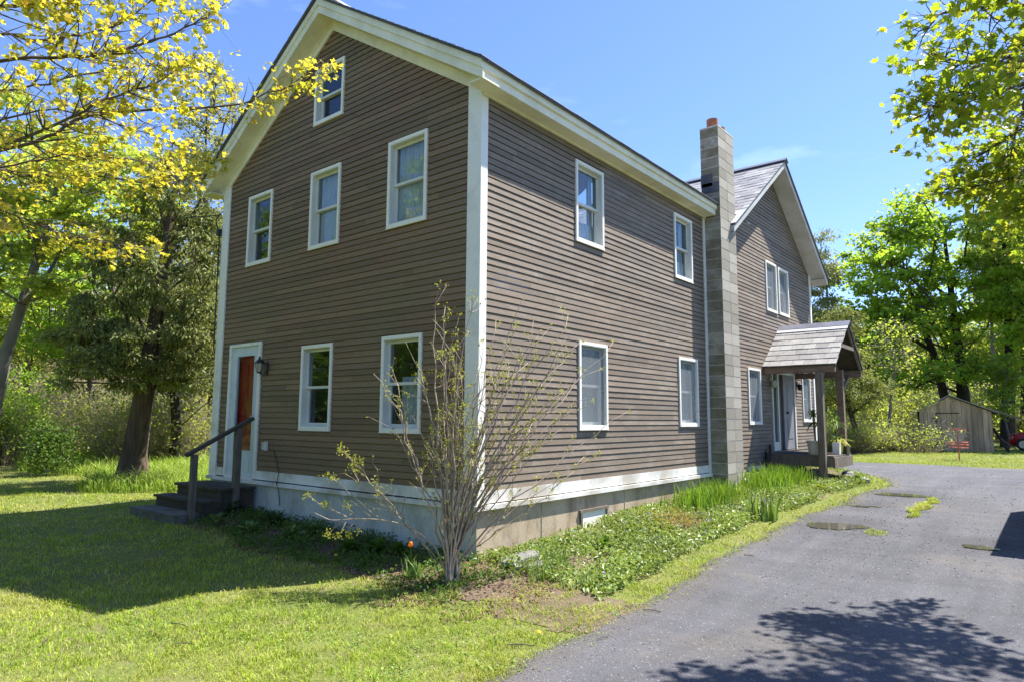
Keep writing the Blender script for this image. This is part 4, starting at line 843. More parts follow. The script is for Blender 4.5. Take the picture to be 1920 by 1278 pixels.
bgtree('cone', 1608, 33, 560, 1.8, 'dark leaning pine just right of the porch with drooping needles', 46, lean=-42, name='pine_tree', mleaf='lf_cedar', bark='barkdark', leaves=11000, nclump=100, ls=.16, low=.42, clump=.75, r=.17, group=GR, kindl='spray', droop=.3, aspect=2.2, tip=.016)
bgtree('round', 1671, 36, 600, 1.4, 'slim sapling with a straight pale trunk left of the shed', 47, name='sapling', mleaf='lf_lime', bark='barkgrey', leaves=900, nclump=50, ls=.13, low=.45, clump=.7, r=.12, group=GR)
bgtree('cone', 1548, 47, 440, 2.4, 'pale grey-green spruce showing just past the right end of the house', 48, name='spruce_tree', mleaf='lf_pale', bark='barkdark', leaves=24000, nclump=150, ls=.22, low=.35, clump=.95, r=.2, group=GR, kindl='spray', droop=.35, aspect=2.2, tip=.016)
bgtree('round', 1630, 62, 560, 4., 'light green tree on the slope behind the pine', 49, name='birch_tree', mleaf='lf_pale', bark='barkgrey', leaves=10000, nclump=120, ls=.3, low=.25, clump=1.4, group=GR, tip=.02)
bgtree('round', 1740, 70, 520, 5., 'light green tree far up the slope behind the shed', 50, name='birch_tree', mleaf='lf_lime', bark='barkgrey', leaves=10000, nclump=120, ls=.32, low=.2, clump=1.6, group=GR, tip=.02)
bgtree('round', 1900, 66, 480, 5., 'light green tree far back behind the tall dark trunks', 51, name='birch_tree', mleaf='lf_lime', bark='barkgrey', leaves=10000, nclump=120, ls=.32, low=.2, clump=1.6, group=GR, tip=.02)
bgtree('round', 1885, 38, 650, 1.4, 'young broad-leaved sapling leafing out beside the right shed wall', 52, name='sapling', mleaf='lf_green', bark='barkgrey', leaves=3500, nclump=50, ls=.14, low=.35, clump=.7, r=.08, group=GR)
bgtree('round', 1960, 38, 330, 3., 'leafy tree mostly beyond the right edge of the picture', 53, name='maple_tree', mleaf='lf_green', bark='barkdark', leaves=10000, nclump=100, ls=.25, low=.3, r=.3, clump=1., group=GR, tip=.018)
# --- overhanging maples close to the camera
def nearmaple(name, label, base, trunk, rad, limbs, mleaf, seed, lsize, per, tw=5, spread=.28, bark='twigbrown', tip=.0035, hang=.25, jit=.10):
    rg = np.random.default_rng(seed); t = thing(name, label, 'tree', tuple(base)); b = MB(); c = MB()
    b.tube(trunk, rad, 10); LC = []
    for (pts, r0) in limbs:
        pts = np.array(pts, float); s = np.linspace(0, 1, len(pts)); q = np.linspace(0, 1, 4*len(pts)); P = np.stack([np.interp(q, s, pts[:, k]) for k in range(3)], -1)
        P[1:-1] = (P[:-2]+2*P[1:-1]+P[2:])/4; P[1:-1] += rg.normal(size=(len(P)-2, 3))*.012
        rr = r0*.62*(1-q)**.8+tip; b.tube(P, rr, 6)
        Ln = np.linalg.norm(np.diff(P, axis=0), axis=1).sum(); nt_ = int(Ln*tw)
        for k in range(nt_):
            f = rg.uniform(.12, 1.0)**.85; i = min(len(P)-2, int(f*(len(P)-1))); p = P[i]; d = P[i+1]-P[i]; d /= np.linalg.norm(d)
            sd = rg.normal(size=3); sd[2] *= .45; sd -= d*(sd @ d); sd /= np.linalg.norm(sd); ln = rg.uniform(.35, 1.)*(.35+.9*(1-f))*spread*2.6
            dd = d*.75+sd*.9; dd /= np.linalg.norm(dd); m_ = 5; pp = [p]; cur = p.copy(); v = dd.copy()
            for z in range(m_):
                v = v+rg.normal(size=3)*.16+np.array([0, 0, .05]); v /= np.linalg.norm(v); cur = cur+v*ln/m_; pp.append(cur.copy())
            pp = np.array(pp); b.tube(pp, np.linspace(min(rr[i]*.6, .008)+.001, .0016, m_+1), 4, cap=False)
            for z in range(1, m_+1):
                nl = rg.poisson(per*(.5+.6*z/m_))
                for _ in range(rg.poisson(nl*.42)):
                    cc = pp[z]+rg.normal(size=3)*np.array([spread*.34, spread*.34, spread*.2]); cc[2] -= abs(rg.normal())*hang*.2
                    for _ in range(rg.integers(2, 6)): LC.append((cc, cc+rg.normal(size=3)*np.array([.05, .05, .035])*lsize/.11-[0, 0, .03]))
                    LC.append((pp[z], cc))
    A = np.array([a for a, _ in LC]); Q = np.array([q for _, q in LC]); frusta(b, A, Q, np.full(len(A), .0016), np.full(len(A), .0009), 3)
    b.build('trunk', M[bark], t, smooth=True); maple_leaf(c, Q, lsize, rg); c.build('crown', M[mleaf], t)
    return t
B = np.array([-3.6, -7.6, hz(-3.6, -7.6)])
q = lambda *l: [at(x, y, d) for x, y, d in l]
fk = np.array([-3.7, -7.2, 3.2]); fk2 = np.array([-3.8, -6.9, 4.6])
nearmaple('maple_tree', 'yellow-leaved maple reaching its thin branches in from the upper left over the lawn', B, [B+[0, 0, -.2], B+[0, .05, 1.2], fk, fk2, fk2+[.1, .3, 2.0]], [.26, .2, .16, .12, .05],
    [([fk]+q((-60, 300, 7.), (90, 258, 7.), (160, 215, 7.1), (300, 205, 7.3), (430, 200, 7.5), (540, 165, 7.7), (603, 112, 7.8)), .030),
     ([fk]+q((-60, 300, 6.9), (90, 240, 6.6), (200, 190, 6.6), (280, 158, 6.7), (380, 110, 6.9)), .026),
     ([fk2]+q((-80, 120, 6.2), (60, 108, 6.3), (180, 105, 6.5), (290, 75, 6.7), (370, 45, 6.9), (425, 5, 7.0)), .028),
     ([fk2]+q((-60, 60, 6.5), (90, 75, 6.8), (190, 60, 7.), (260, 20, 7.2), (330, -30, 7.3)), .022),
     ([fk2]+q((-50, 10, 5.8), (60, 20, 6.), (150, 0, 6.2), (230, -40, 6.4)), .02),
     ([fk2]+q((-80, -20, 5.5), (30, -30, 5.6), (120, -60, 5.8)), .02),
     ([fk]+q((-80, 350, 7.6), (60, 328, 8.), (190, 330, 8.4), (290, 350, 8.6), (390, 335, 8.8)), .02),
     ([fk]+q((-80, 250, 7.9), (80, 200, 8.2), (220, 230, 8.6), (330, 270, 9.), (400, 310, 9.1)), .02),
     ([fk]+q((-80, 330, 7.), (60, 300, 7.2), (160, 290, 7.4), (250, 300, 7.6), (330, 330, 7.8)), .018),
     ([fk]+q((-60, 380, 7.), (30, 405, 7.2), (120, 440, 7.5), (210, 455, 7.8), (310, 475, 8.)), .014),
     ([fk]+q((-60, 180, 7.5), (70, 165, 7.7), (200, 130, 8.), (330, 120, 8.3), (440, 150, 8.6)), .02)],
    'lf_maple_y', 61, .095, 1.15, tw=9, spread=.32)
qs = lambda *l: [at(x+45, y-10, d*.79) for x, y, d in l]
B = np.array([9.6, 1.2, hz(9.6, 1.2)]); fk = np.array([9.4, 1.3, 4.2]); fk2 = np.array([9.1, 1.6, 6.0])
nearmaple('maple_tree', 'green maple hanging its branches into the upper right corner over the driveway', B, [B+[0, 0, -.2], B+[0, 0, 1.5], fk, fk2, fk2+[-.3, .2, 2.5]], [.34, .27, .2, .15, .07],
    [([fk2]+qs((2100, -80, 8.), (1930, 20, 8.), (1800, 20, 7.6), (1720, 35, 7.3), (1670, 80, 7.2)), .03),
     ([fk2]+qs((2080, 60, 8.), (1930, 110, 7.6), (1830, 120, 7.4), (1760, 130, 7.2), (1700, 110, 7.)), .03),
     ([fk2]+qs((2080, 60, 8.), (1940, 150, 7.8), (1860, 170, 7.6), (1790, 190, 7.4), (1720, 200, 7.3), (1690, 235, 7.3)), .026),
     ([fk]+qs((2080, 100, 8.), (1900, 130, 8.2), (1870, 220, 8.4), (1850, 290, 8.6), (1840, 380, 8.8)), .028),
     ([fk]+qs((2080, 160, 8.4), (1960, 190, 8.4), (1890, 240, 8.6), (1840, 270, 8.8), (1790, 300, 9.), (1740, 350, 9.2)), .024),
     ([fk]+qs((2080, 260, 8.4), (1960, 300, 8.6), (1880, 330, 8.8), (1800, 360, 9.), (1700, 370, 9.2)), .022),
     ([fk]+qs((2080, 160, 8.4), (1950, 230, 9.), (1900, 300, 9.2), (1880, 380, 9.4), (1850, 440, 9.6)), .02),
     ([fk]+qs((2080, 300, 8.), (1990, 330, 8.2), (1930, 370, 8.4), (1860, 410, 8.6)), .016),
     ([fk2]+qs((2060, -120, 7.), (1930, -90, 7.), (1830, -60, 7.), (1770, -20, 7.)), .02),
     ([fk2]+qs((2200, -100, 7.), (1990, 40, 6.8), (1930, 90, 6.6), (1880, 140, 6.4)), .02)],
    'lf_maple_g', 62, .125, .95, tw=9, spread=.36, tip=.004)
# trees across the road behind the viewer (seen only mirrored in the windows)
MR = ['maple across the road, right end of the row', 'second maple of the row across the road', 'third maple of the row across the road', 'fourth maple of the row across the road', 'fifth maple of the row across the road', 'maple across the road, far left end', 'maple set back behind the row across the road', 'maple set back at the left behind the road', 'maple beyond the right side of the drive']
for k, (x, y) in enumerate(((-9, -15), (-14, -13), (-19.5, -14), (-25, -12), (-31, -14), (-38, -11), (-22, -20), (-34, -19), (22, 16))):
    B = np.array([x, y, hz(x, y)])
    tree('maple_tree', MR[k], 'tree', B, [B+[0, 0, -.2], B+[0, 0, 2], B+[.2, 0, 4.5], B+[0, .2, 7], B+[0, 0, 10]], [.3, .25, .2, .13, .06], [(x, y, 5.5, 3.2, 3.2, 2.8), (x, y, 9.5, 2.6, 2.6, 2.8)], 80, 6000, .26, 'lf_green', 'bark', 70+k, clump=1.1, tip=.03, step=1., twigs=900, group='trees outside the picture')

# ================================================================== undergrowth behind the lawns (one mass)
def brush(name, label, pts, n_tw, n_lf, seed, mt='brushtwig', ml='lf_olive', hgt=2.2, ls=.09, rad=1.4, tw=.007):
    rg = np.random.default_rng(seed); b = MB(); P = []; Q = []; r0 = []
    for (x, y, h_) in pts:
        n = n_tw//len(pts); a = rg.uniform(0, 2*pi, n); rr = rad*np.sqrt(rg.uniform(0, 1, n)); px = x+rr*np.cos(a)*.55; py = y+rr*np.sin(a)*.55
        base = np.stack([px, py, H(px, py)-.02], -1); d = np.stack([np.cos(a)*rg.uniform(.1, .8, n), np.sin(a)*rg.uniform(.1, .8, n), rg.uniform(.5, 1.2, n)], -1)+rg.normal(size=(n, 3))*.15; d /= np.linalg.norm(d, axis=1)[:, None]
        L1 = h_*rg.uniform(.3, .6, n); m1 = base+d*L1[:, None]; d2 = d+rg.normal(size=(n, 3))*.45+np.stack([np.cos(a)*.2, np.sin(a)*.2, 0*a], -1); d2 /= np.linalg.norm(d2, axis=1)[:, None]; m2 = m1+d2*(L1*.8)[:, None]
        P += [base, m1]; Q += [m1, m2]; r0 += [np.full(n, tw), np.full(n, tw*.6)]
        for _ in range(2):
            f = rg.uniform(.2, 1, n)[:, None]; s = m1+(m2-m1)*f; d3 = d2+rg.normal(size=(n, 3))*.8; d3 /= np.linalg.norm(d3, axis=1)[:, None]; P.append(s); Q.append(s+d3*(L1*.45)[:, None]); r0.append(np.full(n, tw*.4))
    P = np.vstack(P); Q = np.vstack(Q); r0 = np.concatenate(r0); frusta(b, P, Q, r0, r0*.6, 3)
    if n_lf:
        k = rg.integers(0, len(P), n_lf); f = rg.uniform(.3, 1.1, n_lf)[:, None]; C = P[k]+(Q[k]-P[k])*f+rg.normal(size=(n_lf, 3))*.06; quads(b, C, ls, rg, .5, 1.4, m=1)
    return b.build(name, [M[mt], M[ml]], kind='stuff', label=label)
rg = np.random.default_rng(77)
def row(px0, px1, D0, D1, n, h0, h1): return [tuple(gd(rg.uniform(px0, px1), rg.uniform(D0, D1))[:2])+(rg.uniform(h0, h1),) for _ in range(n)]
brush('undergrowth', 'tangled tan and olive undergrowth along the left lawn', row(-250, 410, 21, 27, 42, 1.6, 2.9), 8000, 34000, 1, ml='lf_lime', ls=.10)
brush('undergrowth', 'taller olive thicket behind the left undergrowth', row(-300, 430, 29, 42, 40, 3.0, 5.0), 9000, 34000, 2, ls=.15, rad=2.6, tw=.014)
brush('undergrowth', 'dry brown and green thicket behind the far strip of grass', row(1560, 1715, 33, 36, 20, 1.0, 1.9), 3500, 16000, 3, ml='lf_lime', ls=.10, tw=.009)
brush('undergrowth', 'pale green thicket behind and right of the shed', row(1560, 2100, 44, 56, 46, 2.5, 4.6), 5000, 40000, 4, ml='lf_lime', ls=.19, rad=2.8, tw=.016)
brush('undergrowth', 'light green wooded slope', row(1500, 2150, 62, 85, 60, 4, 8), 4000, 50000, 6, ml='lf_lime', ls=.34, rad=4.5, tw=.03)
brush('undergrowth', 'wooded slope far left', row(-500, 420, 50, 75, 60, 4, 8), 5000, 50000, 7, ml='lf_lime', ls=.34, rad=4.5, tw=.03)
brush('undergrowth', 'trees and thicket across the road behind the viewer', [(x, -27+5*math.sin(x), 7) for x in range(-75, 30, 4)], 2000, 26000, 8, ml='lf_green', ls=.6, rad=5, tw=.05)
# separate bushes one can tell apart
def bush(name, label, x, y, h_, seed, ml, n_tw=500, n_lf=5000, rad=1.1, ls=.09, mt='brushtwig', tw=.007, group=None):
    t = thing(name, label, 'bush', (x, y, hz(x, y)), group); rg = np.random.default_rng(seed); c = [(x, y, hz(x, y)+h_*.55, rad, rad, h_*.5)]
    tg = env_points(rg, c, 70); B = np.array([x, y, hz(x, y)-.05]); N, par, rr, ends = skeleton([B, B+[0, 0, .15]], [.03, .025], tg, rg, step=.25, tip=tw*.5)
    branch_mesh(N, par, rr, 2, 4).build('stems', M[mt], t)
    idx = np.repeat(ends, n_lf//len(ends)); C = N[idx]+rg.normal(size=(len(idx), 3))*.16; c = MB(); quads(c, C, ls, rg, .5, 1.3); c.build('foliage', M[ml], t); return t
p = gd(30, 22); bush('bush', 'bright green rounded bush at the left edge under the leaning grey trunk', p[0], p[1], 3.0, 1, 'lf_green', rad=1.3, n_lf=9000)
p = gd(95, 17.5); bush('bush', 'small leafy bush rising from the shaded grass left of the cedar', p[0], p[1], 1.3, 2, 'leafmid', rad=.55, n_lf=2500, ls=.07)
p = gd(210, 24); bush('bush', 'olive twiggy bush left of the cedar trunk', p[0], p[1], 2.3, 3, 'lf_olive', rad=1.3, n_lf=3000)

# ================================================================== shed, basket, car, lean-to boards, trailer
D = 34.6; O = at(1795, 846, D); O[2] = -.13; _a = math.atan2(O[0]-CP[0], O[1]-CP[1])-R(4); bk = np.array([sin(_a), cos(_a), 0]); wd = np.array([cos(_a), -sin(_a), 0])
t_ = thing('garden_shed', 'weathered grey plank shed with a low gable roof at the far end of the grass', 'shed', tuple(O))
TS = lambda P: O+P[:, :1]*wd+P[:, 1:2]*bk+P[:, 2:3]*np.array([0, 0, 1])
Wd = 3.15; L0 = -Wd/2; ap = -.22; eh, ph_ = 2.12, 2.90
def rh(u): return ph_-(ph_-eh)*(abs(u-ap)/(ap-L0) if u < ap else (u-ap)/(Wd/2-ap))
b_ = MB(); u = L0; rg2 = random.Random(4)
while u < Wd/2-.01:
    u2 = min(Wd/2, u+rg2.uniform(.17, .24)); d_ = rg2.uniform(0, .02); s_ = (u/Wd)*.04
    P = [(u, -d_, rg2.uniform(.0, .05)), (u2-.012, -d_, .02), (u2-.012, -d_, rh(u2-.012)-.05), (u, -d_, rh(u)-.05)]
    if u < ap < u2: P = P[:3]+[(ap, -d_, ph_-.05)]+P[3:]
    b_.prism(TS(np.array(P)), tuple(bk*.03)); u = u2
wf = b_.build('plank_wall', M['shedwood'], t_)
b_ = MB(); b_.box(-.85, .2, -.04, -.025, 1.98, 2.02, TS); b_.box(-.84, -.82, -.04, -.025, .1, 1.98, TS)
for zz in (1.72, 1.55): b_.box(-1.05, -.80, -.05, -.035, zz, zz+.04, TS)
b_.build('door_track', M['barkdark'], t_)
b_ = MB(); b_.box(L0+.02, Wd/2-.02, .04, .06, .0, 2.05, TS); b_.box(L0, L0+.03, .06, 3.0, .05, 2.1, TS); b_.box(Wd/2-.03, Wd/2, .06, 3.0, .05, 2.08, TS); b_.box(L0, Wd/2, 3.0, 3.03, .05, 2.1, TS); b_.build('side_wall', M['darkwood'], t_)
b_ = MB(); a0 = L0-.45; a1 = Wd/2+.30
for (p0, p1) in ((a0, ap), (ap, a1)):
    z0_, z1_ = rh(p0), rh(p1)
    b_.prism(TS(np.array([(p0, -.16, z0_), (p1, -.16, z1_), (p1, -.16, z1_+.045), (p0, -.16, z0_+.045)])), tuple(bk*3.4))
b_.build('roof', M['shingle'], t_)
b_ = MB(); a = TS(np.array([(1.7, -.1, 2.14), (3.6, .3, 1.35)])); b_.beam(a[0], a[1], .06, .09); tag(b_.build('leaning_pole', M['oldwood']), 'long grey pole sloping down from the right eave of the shed', 'pole')
for k, (u0, u1, lb) in enumerate(((1.85, 2.2, 'dark board leaning steeply on the right shed wall'), (2.05, 2.7, 'lighter pole leaning at a low angle right of the shed'))):
    b_ = MB(); a = TS(np.array([(1.62 if k == 0 else 1.9, .4, 1.25 if k == 0 else .75), (u1, .2, .02)])); b_.beam(a[0], a[1], .05, .12 if k == 0 else .05); tag(b_.build('leaning_board', M['barkdark' if k == 0 else 'oldwood']), lb, 'board')
B = g3(1799, 862); D = dep(B)
t_ = thing('disc_golf_basket', 'faded red disc golf basket with hanging chains on the grass before the shed', 'disc golf basket', tuple(B))
b_ = MB(); b_.tube([B+[0, 0, -.1], B+[.0, 0, 1.27]], .024, 8); b_.build('pole', M['redpaint'], t_)
b_ = MB(); b_.lathe(B, [(.27, 1.19), (.28, 1.19), (.28, 1.245), (.27, 1.245), (.27, 1.19)], 28); b_.lathe(B, [(.02, 1.240), (.27, 1.243)], 28); b_.build('top_band', M['redpaint'], t_)
b_ = MB(); rg2 = random.Random(8)
tt = np.linspace(0, 2*pi, 29)
for r_, z_ in ((.33, .50), (.34, .62), (.335, .72)): b_.tube(np.stack([B[0]+r_*np.cos(tt), B[1]+r_*np.sin(tt), np.full(29, B[2]+z_)], -1), .013, 5, cap=False)
for k in range(20):
    a = k*2*pi/20; e = np.array([cos(a), sin(a), 0]); b_.tube([B+e*.02+[0, 0, .49], B+e*.33+[0, 0, .50], B+e*.335+[0, 0, .72]], .006, 4)
b_.build('tray', M['redpaint'], t_)
b_ = MB()
for k in range(14):
    a = k*2*pi/14; e = np.array([cos(a), sin(a), 0]); s = np.linspace(0, 1, 7); r_ = .26*(1-s)**1.3+.05; b_.tube(B+e[None]*r_[:, None]+np.array([0, 0, 1])[None]*(1.18-.6*s)[:, None], .0085, 4)
b_.build('chains', M['chain'], t_)
# red car nose at the right edge
D = 36.; C0 = at(1962, 849, D); C0[2] = hz(C0[0], C0[1])
t_ = thing('parked_car', 'red car parked under the trees at the right edge of the picture', 'car', tuple(C0))
ca, sa = cos(R(-8)), sin(R(-8)); TC = lambda P: C0+P[:, :1]*(wd*ca+bk*sa)+P[:, 1:2]*(bk*ca-wd*sa)+P[:, 2:3]*np.array([0, 0, 1])
b_ = MB(); sec = []
prof = [(-1.55, .35, .62, .70), (-1.5, .28, .80, .78), (-1.1, .25, .92, .84), (-.5, .24, .98, .86), (.4, .24, 1.0, .87), (1.6, .25, 1.0, .87), (2.4, .28, .96, .84), (2.6, .38, .8, .75)]
for (x_, zb, zt, hw) in prof: sec.append([(x_, -hw*.92, zb), (x_, -hw, (zb+zt)/2), (x_, -hw*.88, zt), (x_, 0, zt+.04), (x_, hw*.88, zt), (x_, hw, (zb+zt)/2), (x_, hw*.92, zb)])
V = np.array(sec).reshape(-1, 3); n = 7
b_.add(TC(V), [[i*n+j, i*n+(j+1) % n, (i+1)*n+(j+1) % n, (i+1)*n+j] for i in range(len(prof)-1) for j in range(n)]+[list(range(n)), list(range((len(prof)-1)*n, len(prof)*n))])
body = b_.build('body', M['carred'], t_, smooth=True)
b_ = MB(); pr2 = [(-.45, 1.0, 1.02, .74), (.25, 1.0, 1.42, .66), (1.5, 1.0, 1.45, .66), (2.2, 1.0, 1.04, .72)]; V = []
for (x_, zb, zt, hw) in pr2: V += [(x_, -.78, zb), (x_, -hw*.9, zt), (x_, hw*.9, zt), (x_, .78, zb)]
b_.add(TC(np.array(V)), [[i*4+j, i*4+(j+1) % 4, i*4+4+(j+1) % 4, i*4+4+j] for i in range(3) for j in range(4)]+[[0, 1, 2, 3], [12, 13, 14, 15]]); b_.build('cabin', M['dark'], t_)
for (x_, s_) in ((-.95, -1), (-.95, 1), (1.75, -1), (1.75, 1)):
    b_ = MB(); th = np.linspace(0, 2*pi, 24, endpoint=False)
    for (r0, r1) in ((.33, .20),):
        for d0_, d1_ in ((.62, .86),):
            V = [(x_+r*cos(a), s_*d, .33+r*sin(a)) for r, d in ((r0, d0_), (r0, d1_), (r1, d1_), (r1, d0_)) for a in th]
            b_.add(TC(np.array(V)), [[k*24+i, k*24+(i+1) % 24, ((k+1) % 4)*24+(i+1) % 24, ((k+1) % 4)*24+i] for k in range(4) for i in range(24)])
    wh = b_.build('wheel', M['rubber'], t_)
    b_ = MB(); V = [(x_+.2*cos(a), s_*.84, .33+.2*sin(a)) for a in th]; b_.add(TC(np.array(V)), [list(range(24))]); b_.build('rim', M['chrome'], wh)
for s_ in (-1, 1):
    b_ = MB(); b_.prism(TC(np.array([(-1.53, s_*.45, .62), (-1.40, s_*.80, .62), (-1.36, s_*.80, .76), (-1.50, s_*.45, .74)])), tuple(-wd*.03)); b_.build('headlight', M['lampglass'], t_)
# unseen box trailer placed outside the frame to cast the shadow on the drive
t_ = thing('unseen_trailer', 'unseen white box trailer on the right of the driveway, placed for its shadow', 'trailer', (6.0, 6.6, hz(6.0, 6.6)))
b_ = MB(); b_.box(4.98, 7.0, 5.15, 8.1, .32, 2.02); b_.build('body', M['pot'], t_)
b_ = MB(); b_.box(5.8, 6.2, 3.9, 5.14, .32, .40); b_.tube([(6, 4.1, -.1), (6, 4.1, .4)], .03); b_.build('tow_bar', M['black'], t_)
for y_ in (6.3, 7.0):
    for x_ in (4.99, 6.79):
        b_ = MB(); b_.lathe((0, 0, 0), [(.2, 0), (.30, .0), (.30, .2), (.2, .2), (.2, 0)], 24)
        V = b_.v[0].copy(); b_.v[0] = np.stack([V[:, 2]+x_, V[:, 0]+y_, V[:, 1]+hz(x_, y_)+.30], -1); b_.build('wheel', M['rubber'], t_)
# service wire to the house corner
pa = np.array([XW0-.02, -.06, 5.0]); pb = at(-150, 395, 26); s = np.linspace(0, 1, 30)[:, None]; P = pa*(1-s)+pb*s; P[:, 2] -= (2.0*s*(1-s))[:, 0]*.6
b_ = MB(); b_.tube(P, .010, 5); tag(b_.build('overhead_wire', M['black']), 'thin black service wire running from the left corner of the house into the trees', 'wire')
b_ = MB(); b_.tube([(XW0-.03, -.08, 5.02), (XW0-.1, -.12, 4.9), (XW0-.06, -.06, 4.6), (XW0-.05, -.05, 2.6)], .012, 5); b_.box(XW0-.10, XW0-.03, -.10, -.03, 4.62, 4.74); b_.build('service_cable', M['black'], house)
# ================================================================== bare shrub at the corner
rg = np.random.default_rng(91)
B = np.array([.36, -.80, hz(.36, -.80)]); t_ = thing('bare_shrub', 'tall many-stemmed shrub with pale bare twigs and opening yellow-green buds at the house corner', 'shrub', tuple(B))
targets = [(x_, y_, 6.8+.0012*(x_-700)) for x_, y_ in zip(rg.uniform(770, 1090, 16), rg.uniform(620, 830, 16))]+[(838, 535, 7.2), (835, 575, 7.1), (862, 590, 7.3), (812, 600, 7.1), (880, 620, 7.2), (760, 640, 7.0), (740, 670, 6.9), (930, 600, 7.3), (965, 615, 7.4), (1000, 600, 7.5), (1035, 610, 7.6), (1065, 590, 7.7), (1090, 640, 7.7), (1130, 690, 7.8),
           (1180, 770, 7.8), (1100, 745, 7.6), (1060, 800, 7.5), (1095, 855, 7.4), (1080, 880, 7.2), (700, 700, 6.9), (690, 780, 6.8), (640, 840, 6.7), (613, 890, 6.6), (950, 700, 7.2), (905, 640, 7.0),
           (790, 700, 7.0), (850, 650, 7.0), (990, 680, 7.3), (1020, 760, 7.3), (820, 620, 7.3), (895, 560, 7.3), (1150, 640, 7.9), (980, 560, 7.5), (870, 700, 6.9), (930, 760, 7.0), (765, 740, 6.9)]
b_ = MB(); bud = []; EP = []
for (px, py, d) in targets:
    T0 = at(px, py, d+rg.uniform(-.15, .15)); b0 = B+np.array([rg.normal()*.035, rg.normal()*.03, -.05]); L_ = np.linalg.norm(T0-b0)
    out = T0-b0; out[2] = 0; s = np.linspace(0, 1, 13)[:, None]; low = py > 820
    P = b0+np.array([0, 0, 1])*(T0-b0)[2]*s**(.80 if not low else .8)+out*s**(1.25 if not low else 1.1)
    P[1:-1] += (np.cumsum(rg.normal(size=(11, 3))*.024, 0)+rg.normal(size=(11, 3))*.012)*np.array([1, 1, .6]); r0 = rg.uniform(.007, .015)*(.6+.5*L_/3)*(.65 if low else 1)
    if P[-1][0] < .05 and P[-1][1] > -.08: P[:, 1] -= s[:, 0]*(P[-1][1]+.12)
    b_.tube(P, np.linspace(r0, .0022, 13), 6)
    ntw = rg.integers(6, 11)
    for k in range(ntw):
        f = rg.uniform(.3, .97); i = int(f*12); p = P[i]; d1 = P[min(12, i+1)]-P[i-1]; d1 /= np.linalg.norm(d1); v = d1+rg.normal(size=3)*np.array([.7, .55, .4])+np.array([0, 0, .15]); v /= np.linalg.norm(v)
        ln = rg.uniform(.15, .55)*(.6+.4*(1-f)); m_ = 6; pp = [p]; cur = p.copy()
        for z in range(m_): v = v+rg.normal(size=3)*.13+np.array([0, 0, .05]); v /= np.linalg.norm(v); cur = cur+v*ln/m_; pp.append(cur.copy())
        pp = np.array(pp)
        if pp[:, 1].max() > -.05 and pp[:, 0].min() < .06: continue
        b_.tube(pp, np.linspace(.0042, .0014, m_+1), 4, cap=False); bud += [pp[-1], pp[-2]]+([pp[3]] if rg.random() < .6 else [])
    bud += [P[-1], P[-2], P[-3]]
b_.build('stems', M['twig'], t_, smooth=True)
# one low arching limb on the left with upright side shoots
b_ = MB()
def arc(pts, r0, r1): 
    P = np.array(pts); q = np.linspace(0, len(P)-1, 5*len(P)); P = np.stack([np.interp(q, np.arange(len(P)), P[:, k]) for k in range(3)], -1); P[1:-1] = (P[:-2]+P[1:-1]+P[2:])/3; b_.tube(P, np.linspace(r0, r1, len(P)), 5); return P
A = arc([B+[0, 0, .05]]+[at(x, y, 6.7) for x, y in ((815, 1020), (775, 990), (740, 978), (700, 972), (660, 972), (620, 975), (585, 958))], .012, .003)
for (x0, y0, x1, y1) in ((650, 968, 605, 945), (600, 945, 575, 925), (715, 972, 708, 880), (708, 880, 700, 850), (735, 978, 715, 920), (712, 970, 660, 925), (655, 925, 618, 893), (695, 968, 655, 935), (758, 982, 760, 930), (640, 975, 613, 1004), (650, 975, 633, 1003), (670, 975, 655, 1002), (692, 975, 672, 994), (665, 970, 645, 945)):
    a = at(x0, y0, 6.7); c = at(x1, y1, 6.65); m_ = (a+c)/2+rg.normal(size=3)*.02; P = arc([a, m_, c], .005, .0018); bud += [P[-1], P[-3]]
b_.build('low_branch', M['twig'], t_, smooth=True)
bud = np.array(bud); k = rg.integers(0, len(bud), 4200); C = bud[k]+rg.normal(size=(4200, 3))*.015; kl = np.concatenate([np.nonzero(bud[:, 0] < -.35)[0]]*6); C = np.vstack([C, bud[rg.choice(kl, 350)]+rg.normal(size=(350, 3))*.026]); c = MB(); quads(c, C, .030, rg, .3, 2.0); c.build('leaf_buds', leafmat('opening_bud', [(.30, .34, .05), (.38, .40, .07), (.25, .30, .04)], .45), t_)

# ================================================================== bed plants
def plant(name, label, x, y, cat='plant', group=None, **k):
    z = hz(x, y); t = thing(name, label, cat, (x, y, z), group); return t, np.array([x, y, z])
def blades(b, c, n, rx, ry, h0, h1, w, lean, rg, m=0, segs=5):
    X = c[0]+rg.normal(size=n)*rx*.5; Y = c[1]+rg.normal(size=n)*ry*.5; Z = H(X, Y)-.01; a = rg.uniform(0, 2*pi, n); hh = rg.uniform(h0, h1, n); l = lean*rg.uniform(.1, 1, n)*hh
    dx = np.cos(a); dy = np.sin(a); s = np.linspace(0, 1, segs); P = np.stack([X[:, None]+dx[:, None]*l[:, None]*s**2, Y[:, None]+dy[:, None]*l[:, None]*s**2, Z[:, None]+hh[:, None]*(s-.12*(lean*s**3)[None])], -1)
    ww = w*rg.uniform(.7, 1.2, n)[:, None]*(1-s**2.2)[None]+.001; t2 = a+rg.uniform(-.9, .9, n)+pi/2; sd = np.stack([np.cos(t2), np.sin(t2), 0*a], -1)
    V = np.concatenate([P-sd[:, None]*ww[..., None]/2, P+sd[:, None]*ww[..., None]/2], 1).reshape(-1, 3); e = np.arange(n)[:, None]*2*segs; j = np.arange(segs-1)[None]
    b.add(V, np.stack([e+j, e+j+1, e+segs+j+1, e+segs+j], -1).reshape(-1, 4), m)
M['lily'] = leafmat('daylily_blade', [(.10, .21, .02), (.15, .27, .03), (.20, .30, .05)], .45)
